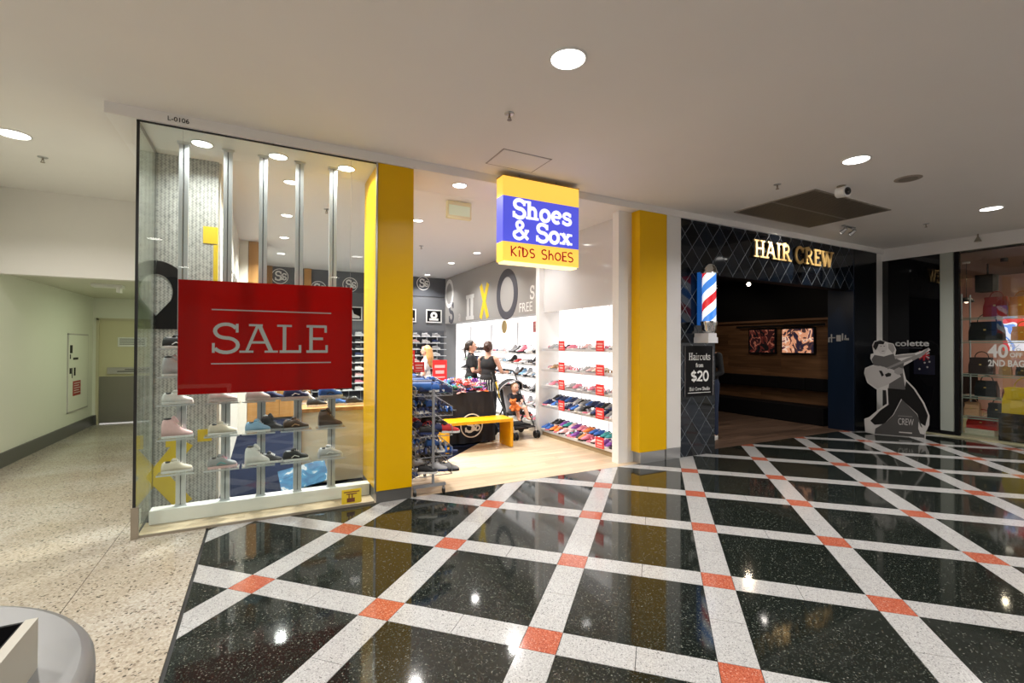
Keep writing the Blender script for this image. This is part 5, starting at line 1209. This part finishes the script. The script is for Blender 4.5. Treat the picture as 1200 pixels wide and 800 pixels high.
def person(label, loc, rz, arms, legs=None, hair='bun', top='tee', hairm='hair_d', topm='ablk', pantsm='ablk', sc=1., head_rz=0., shoem='ablk', skin='skin'):
    t = thing('person', label, 'person', loc, rz)
    t.scale = (sc, sc, sc)
    B = []
    hips = [(-.09, 0, .90), (.09, 0, .90)]; legs = legs or [((-.10, -.01, .49), (-.10, .02, .085)), ((.10, -.01, .49), (.10, .02, .085))]
    B += [('e', (0, 0, .95), (.165, .115, .13)), ('e', (0, -.005, 1.10), (.128, .095, .15)), ('e', (0, -.012, 1.26), (.16, .108, .15)),
          ('c', (-.14, 0, 1.375), .05, (.14, 0, 1.375), .05), ('c', (0, .012, 1.37), .062, (0, -.004, 1.50), .048)]
    for (h, (k, a)) in zip(hips, legs):
        B += [('c', h, .088, k, .056), ('c', k, .056, a, .038), ('c', (k[0], k[1]+.02, k[2]-.1), .05, (a[0], a[1], a[2]+.12), .036), ('c', a, .036, (a[0], a[1]-.13, .035), .03)]
    Rh = Matrix.Rotation(head_rz, 4, 'Z'); hp = lambda x, y, z: tuple(Rh @ Vector((x, y, z)))
    B += [('e', hp(0, .0, 1.585), (.074, .094, .105)), ('e', hp(0, -.035, 1.535), (.056, .060, .058)), ('c', hp(0, -.092, 1.590), .010, hp(0, -.108, 1.562), .013),
          ('c', hp(-.075, .01, 1.59), .012, hp(-.078, .015, 1.56), .010), ('c', hp(.075, .01, 1.59), .012, hp(.078, .015, 1.56), .010)]
    for s, (el, wr, hd, sd, cu) in zip((-1, 1), arms):
        sh = (s*.175, 0, 1.365)
        B += [('c', sh, .048, el, .037), ('c', el, .036, wr, .025)]; hand(B, wr, hd, sd, cu)
    blob('body', B, .0065, M[skin], t, 5)
    # clothes
    T = [('e', (0, 0, 1.00), (.170, .125, .13)), ('e', (0, -.005, 1.10), (.142, .108, .15)), ('e', (0, -.012, 1.26), (.174, .122, .148)), ('c', (-.13, 0, 1.37), .055, (.13, 0, 1.37), .055)]
    if top == 'tee':
        for s, (el, wr, *_r) in zip((-1, 1), arms):
            sh = Vector((s*.175, 0, 1.365)); m_ = sh.lerp(Vector(el), .62); T.append(('c', tuple(sh), .062, tuple(m_), .056))
        T.append(('c', (0, .012, 1.37), .07, (0, .008, 1.43), .062))
    if top == 'long':
        for s, (el, wr, *_r) in zip((-1, 1), arms):
            sh = (s*.175, 0, 1.365); T += [('c', sh, .060, el, .047), ('c', el, .047, tuple(Vector(el).lerp(Vector(wr), .9)), .036)]
    blob('top', T, .011, M[topm], t, 5)
    Pn = [('e', (0, 0, .94), (.178, .13, .13))]
    for (h, (k, a)) in zip(hips, legs): Pn += [('c', h, .100, k, .072), ('c', k, .072, (a[0], a[1], a[2]+.03), .062)]
    blob('trousers', Pn, .011, M[pantsm], t, 5)
    for (k, a) in legs:
        g = sole_g(.26, .09, .02); g.loft(shoe_rings(.26, .095, [(q, w, h*.95) for q, w, h in LOW], .018)); g.xf(Matrix.Translation((a[0], a[1]+.07, 0)) @ Matrix.Rotation(-PI/2, 4, 'Z')); g.obj('shoe', M[shoem], t)
    # face
    for s in (-1, 1):
        e = G().ell(hp(s*.030, -.086, 1.598), .011, .009, .009).obj('eye', M['whitep'], t)
        G().ell(hp(s*.030, -.0935, 1.598), .0055, .003, .0055).obj('iris', M['hair_d'], e)
    G().tube([hp(-.045, -.082, 1.620), hp(-.030, -.092, 1.626), hp(-.015, -.094, 1.621)], .004, 6).tube([hp(.045, -.082, 1.620), hp(.030, -.092, 1.626), hp(.015, -.094, 1.621)], .004, 6).obj('eyebrows', M[hairm], t)
    G().tube([hp(-.024, -.088, 1.533), hp(0, -.097, 1.531), hp(.024, -.088, 1.533)], [.003, .006, .003], 8).obj('lips', mat('lips', (.45, .14, .12), .4) if 'lips' not in bpy.data.materials else bpy.data.materials['lips'], t)
    Hh = [('e', hp(0, .022, 1.612), (.083, .092, .092)), ('e', hp(0, .055, 1.565), (.07, .06, .075))]
    if hair == 'bun': Hh += [('e', hp(0, .125, 1.60), (.04, .04, .04)), ('c', hp(-.072, .0, 1.61), .015, hp(-.07, .03, 1.55), .018), ('c', hp(.072, .0, 1.61), .015, hp(.07, .03, 1.55), .018)]
    if hair == 'tail': Hh += [('c', hp(0, .10, 1.62), .028, hp(0, .125, 1.50), .02), ('c', hp(0, .125, 1.50), .02, hp(0, .11, 1.36), .010), ('c', hp(-.07, .01, 1.62), .016, hp(-.072, .04, 1.56), .014), ('c', hp(.07, .01, 1.62), .016, hp(.072, .04, 1.56), .014)]
    if hair == 'long':
        for k in range(9):
            a = PI*(.02+.96*k/8); x, y = .078*math.cos(a), .03+.075*math.sin(a)
            Hh += [('c', hp(x, y, 1.62), .028, hp(x*1.25, y*1.15+.01, 1.45), .032), ('c', hp(x*1.25, y*1.15+.01, 1.45), .032, hp(x*1.15, y*1.1+.03, 1.26+.02*math.sin(k*2)), .022)]
    blob('hair', Hh, .008, M[hairm], t, 3)
    return t
sv = mat('striped_trousers', (.02, .02, .02), .8)
nt = sv.node_tree; b = nt.nodes['Principled BSDF']; tc = nt.nodes.new('ShaderNodeTexCoord'); sx = nt.nodes.new('ShaderNodeSeparateXYZ'); nt.links.new(tc.outputs['Object'], sx.inputs[0])
pg = nt.nodes.new('ShaderNodeMath'); pg.operation = 'PINGPONG'; pg.inputs[1].default_value = .022; nt.links.new(sx.outputs[0], pg.inputs[0])
rp = ramp(nt, [(0, (.02, .02, .022)), (.013, (.62, .61, .60))], True); nt.links.new(pg.outputs[0], rp.inputs[0]); nt.links.new(rp.outputs[0], b.inputs['Base Color'])
M['stripe'] = sv
# arms: elbow, wrist, hand direction, across-palm direction, finger curl
def AR(el, wr, hd, sd, cu=.45): return (el, wr, hd, sd, cu)
person('woman in a black T-shirt with tied dark hair standing behind the black table', (3.55, 8.42, 0), math.radians(62),
       [AR((-.25, -.06, 1.12), (-.04, -.20, 1.08), (.9, -.25, .05), (0, .2, -1), .35), AR((.25, -.05, 1.12), (.06, -.19, 1.05), (-.9, -.2, .05), (0, .2, 1), .35)], hair='tail', head_rz=math.radians(-4), sc=1.005)
person('woman in a black sleeveless top and striped trousers holding the pram handle', (3.69, 7.95, 0), math.radians(122),
       [AR((-.26, -.06, 1.13), (-.20, -.26, 1.10), (.1, -.95, -.1), (1, .1, 0), .8), AR((.24, -.08, 1.14), (.14, -.32, 1.09), (-.1, -.95, -.1), (1, .1, 0), .8)], hair='bun', top='none', hairm='hair_b', pantsm='stripe', head_rz=math.radians(18), sc=.995)
person('woman with long blonde hair and a pale top browsing by the back wall', (2.86, 9.1, 0), math.radians(-115),
       [AR((-.24, -.02, 1.10), (-.22, -.16, .90), (0, -.4, -.9), (.3, 1, 0), .4), AR((.24, -.02, 1.10), (.22, -.16, .90), (0, -.4, -.9), (.3, -1, 0), .4)], hair='long', top='tee', topm='whitec', pantsm='jeans', hairm='hair_y', sc=.945)
person('man in a dark top and jeans half hidden behind the tiled salon pier', (6.87, 5.69, 0), math.radians(-75),
       [AR((-.24, .0, 1.10), (-.08, -.18, 1.02), (.8, -.3, -.1), (0, .2, -1), .4), AR((.22, .0, 1.10), (.05, -.19, .98), (-.8, -.2, -.1), (0, .2, 1), .4)], hair='short', top='long', topm='ablk', pantsm='jeans', hairm='hair_d', sc=1.06, shoem='whitec')

# ================================================================== PRAM WITH CHILD
pr_ = thing('pram', 'black pram with grey seat and yellow strap facing the entrance', 'pram', (3.98, 7.32, 0), math.radians(4))
fm = M['blackm']
for s in (-1, 1):
    G().tube([(s*.25, .50, 1.08), (s*.25, .30, .72), (s*.23, -.02, .38), (s*.22, -.20, .20)], .013, 8).obj('side_tube', fm, pr_)
    G().tube([(s*.24, .10, .52), (s*.26, .32, .20)], .013, 8).obj('rear_leg', fm, pr_)
    w = thing('x', 'x', 'x'); bpy.data.objects.remove(w)
    f = G().tube([(s*.22, -.20, .22), (s*.22, -.24, .12), (s*.22, -.27, .075)], .012, 8).box(s*.22-.03, s*.22+.03, -.29, -.25, .06, .10).obj('front_fork', M['steel'], pr_)
    for q in (-.028, .028): G().lathe([(.03, -.011), (.055, -.011), (.068, -.006), (.068, .006), (.055, .011), (.03, .011)], n=20).xf(Matrix.Translation((s*.22+q, -.27, .07)) @ Matrix.Rotation(PI/2, 4, 'Y')).obj('wheel', M['rubber'], f)
    r_ = G().cyl((s*.20, .34, .115), (s*.30, .34, .115), .012, n=8).obj('rear_axle', M['steel'], pr_)
    G().lathe([(.05, -.014), (.09, -.014), (.115, -.008), (.115, .008), (.09, .014), (.05, .014)], n=24).xf(Matrix.Translation((s*.28, .34, .115)) @ Matrix.Rotation(PI/2, 4, 'Y')).obj('wheel', M['rubber'], r_)
    G().lathe([(.0, -.010), (.06, -.010), (.06, .010), (.0, .010)], n=14).xf(Matrix.Translation((s*.28, .34, .115)) @ Matrix.Rotation(PI/2, 4, 'Y')).obj('hub', M['steel'], r_)
G().tube([(-.25, .50, 1.08), (-.24, .56, 1.13), (-.15, .60, 1.15), (.15, .60, 1.15), (.24, .56, 1.13), (.25, .50, 1.08)], .016, 8).obj('handle', M['rubber'], pr_)
G().tube([(-.23, -.20, .21), (.23, -.20, .21)], .012, 8).tube([(-.26, .34, .19), (.26, .34, .19)], .012, 8).obj('cross_bar', fm, pr_)
G().loft([[(x, -.12, .44) for x in (-.2, .2)]+[(.2, -.12, .40), (-.2, -.12, .40)], [(x, .16, .42) for x in (-.2, .2)]+[(.2, .16, .37), (-.2, .16, .37)]], 0, False).obj('seat', M['ablk'], pr_, bevel=.01)
s = G().box(-.20, .20, 0, .05, 0, .55); s.xf(Matrix.Translation((0, .13, .40)) @ Matrix.Rotation(math.radians(-20), 4, 'X')); s.obj('backrest', M['ablk'], pr_, bevel=.02)
s = G().box(-.155, .155, -.018, 0, .02, .50); s.xf(Matrix.Translation((0, .13, .40)) @ Matrix.Rotation(math.radians(-20), 4, 'X')); s.obj('seat_liner', M['lite'], pr_, bevel=.008)
rings = []
for k in range(7):
    a = math.radians(8+14*k)
    rings.append([(.235*math.cos(PI*q/14), .26-.30*math.sin(a)*(.35+.65*math.sin(PI*q/14)) + .06, .80+.21*math.sin(PI*q/14)*math.cos(a*.55)) for q in range(15)])
G().loft(rings[:4], 0, True, False, False).obj('canopy', M['ablk'], pr_)
G().tube(rings[3], .011, 6).obj('canopy_rim', M['lite'], pr_)
G().box(-.20, .20, -.26, -.08, .19, .21).obj('footrest', fm, pr_, bevel=.004)
G().loft([[(-.22, -.10, .22), (.22, -.10, .22), (.22, .32, .22), (-.22, .32, .22)], [(-.18, -.06, .13), (.18, -.06, .13), (.18, .28, .13), (-.18, .28, .13)]], 0, False).obj('basket', M['ablk'], pr_)
G().tube([(-.22, .40, .95), (-.19, .36, .78), (-.18, .33, .66)], .014, 6).obj('yellow_strap', CM['yellow'], pr_)
kid = thing('person', 'small child in a navy top sitting in the pram', 'person', (3.985, 7.32, .44), math.radians(4))
K = [('e', (0, .10, .09), (.09, .08, .09)), ('e', (0, .13, .22), (.085, .07, .11)), ('c', (-.075, .14, .28), .035, (.075, .14, .28), .035), ('c', (0, .14, .29), .035, (0, .13, .35), .035),
     ('e', (0, .11, .42), (.07, .078, .082)), ('e', (0, .075, .39), (.052, .045, .045)), ('c', (0, .035, .405), .008, (0, .030, .395), .009)]
for s in (-1, 1):
    K += [('c', (s*.06, .08, .07), .052, (s*.085, -.10, .075), .042), ('c', (s*.085, -.10, .075), .04, (s*.10, -.17, -.09), .03), ('c', (s*.10, -.17, -.09), .028, (s*.105, -.225, -.105), .022),
          ('c', (s*.095, .13, .27), .033, (s*.12, .06, .19), .027), ('c', (s*.12, .06, .19), .026, (s*.07, -.01, .16), .02)]
    hand(K, (s*.07, -.01, .16), (-s*.6, -.7, -.1), (0, .1, 1), .6, .6)
blob('body', K, .0055, M['skin2'], kid, 4)
T = [('e', (0, .10, .10), (.10, .09, .08)), ('e', (0, .13, .21), (.097, .082, .11)), ('c', (-.075, .14, .275), .043, (.075, .14, .275), .043)]
for s in (-1, 1): T.append(('c', (s*.095, .13, .27), .042, (s*.115, .08, .215), .038))
blob('top', T, .009, M['navyc'], kid, 4)
Sx = [('e', (0, .09, .08), (.10, .09, .075))]
for s in (-1, 1): Sx.append(('c', (s*.06, .08, .07), .064, (s*.075, -.02, .075), .056))
blob('shorts', Sx, .009, M['lite'], kid, 4)
blob('hair', [('e', (0, .125, .435), (.074, .076, .078))], .008, mat('fair_hair', (.30, .16, .07), .5), kid, 3)
for s in (-1, 1): G().ell((s*.026, .040, .428), .010, .007, .009).obj('eye', M['hair_d'], kid)
G().tube([(-.018, .036, .372), (0, .030, .370), (.018, .036, .372)], .004, 6).obj('lips', bpy.data.materials['lips'], kid)
ty = thing('plush_toy', 'orange plush toy on the lap of the child', 'toy', (3.83, 7.16, .50), math.radians(-20))
blob('plush_body', [('e', (0, 0, .05), (.075, .06, .07)), ('e', (-.03, -.02, .14), (.055, .05, .05)), ('e', (-.07, -.01, .18), (.02, .015, .022)), ('e', (.015, -.01, .18), (.02, .015, .022)), ('c', (.05, -.02, .07), .025, (.09, -.07, .04), .02), ('c', (-.05, -.02, .07), .025, (-.09, -.06, .04), .02), ('c', (.03, -.02, .02), .03, (.05, -.10, .01), .024), ('c', (-.03, -.02, .02), .03, (-.05, -.10, .01), .024)], .008, M['plush'], ty, 3)
for s in (-1, 1): G().ell((-.03+s*.018, -.066, .15), .006).obj('eye', M['dark'], ty)
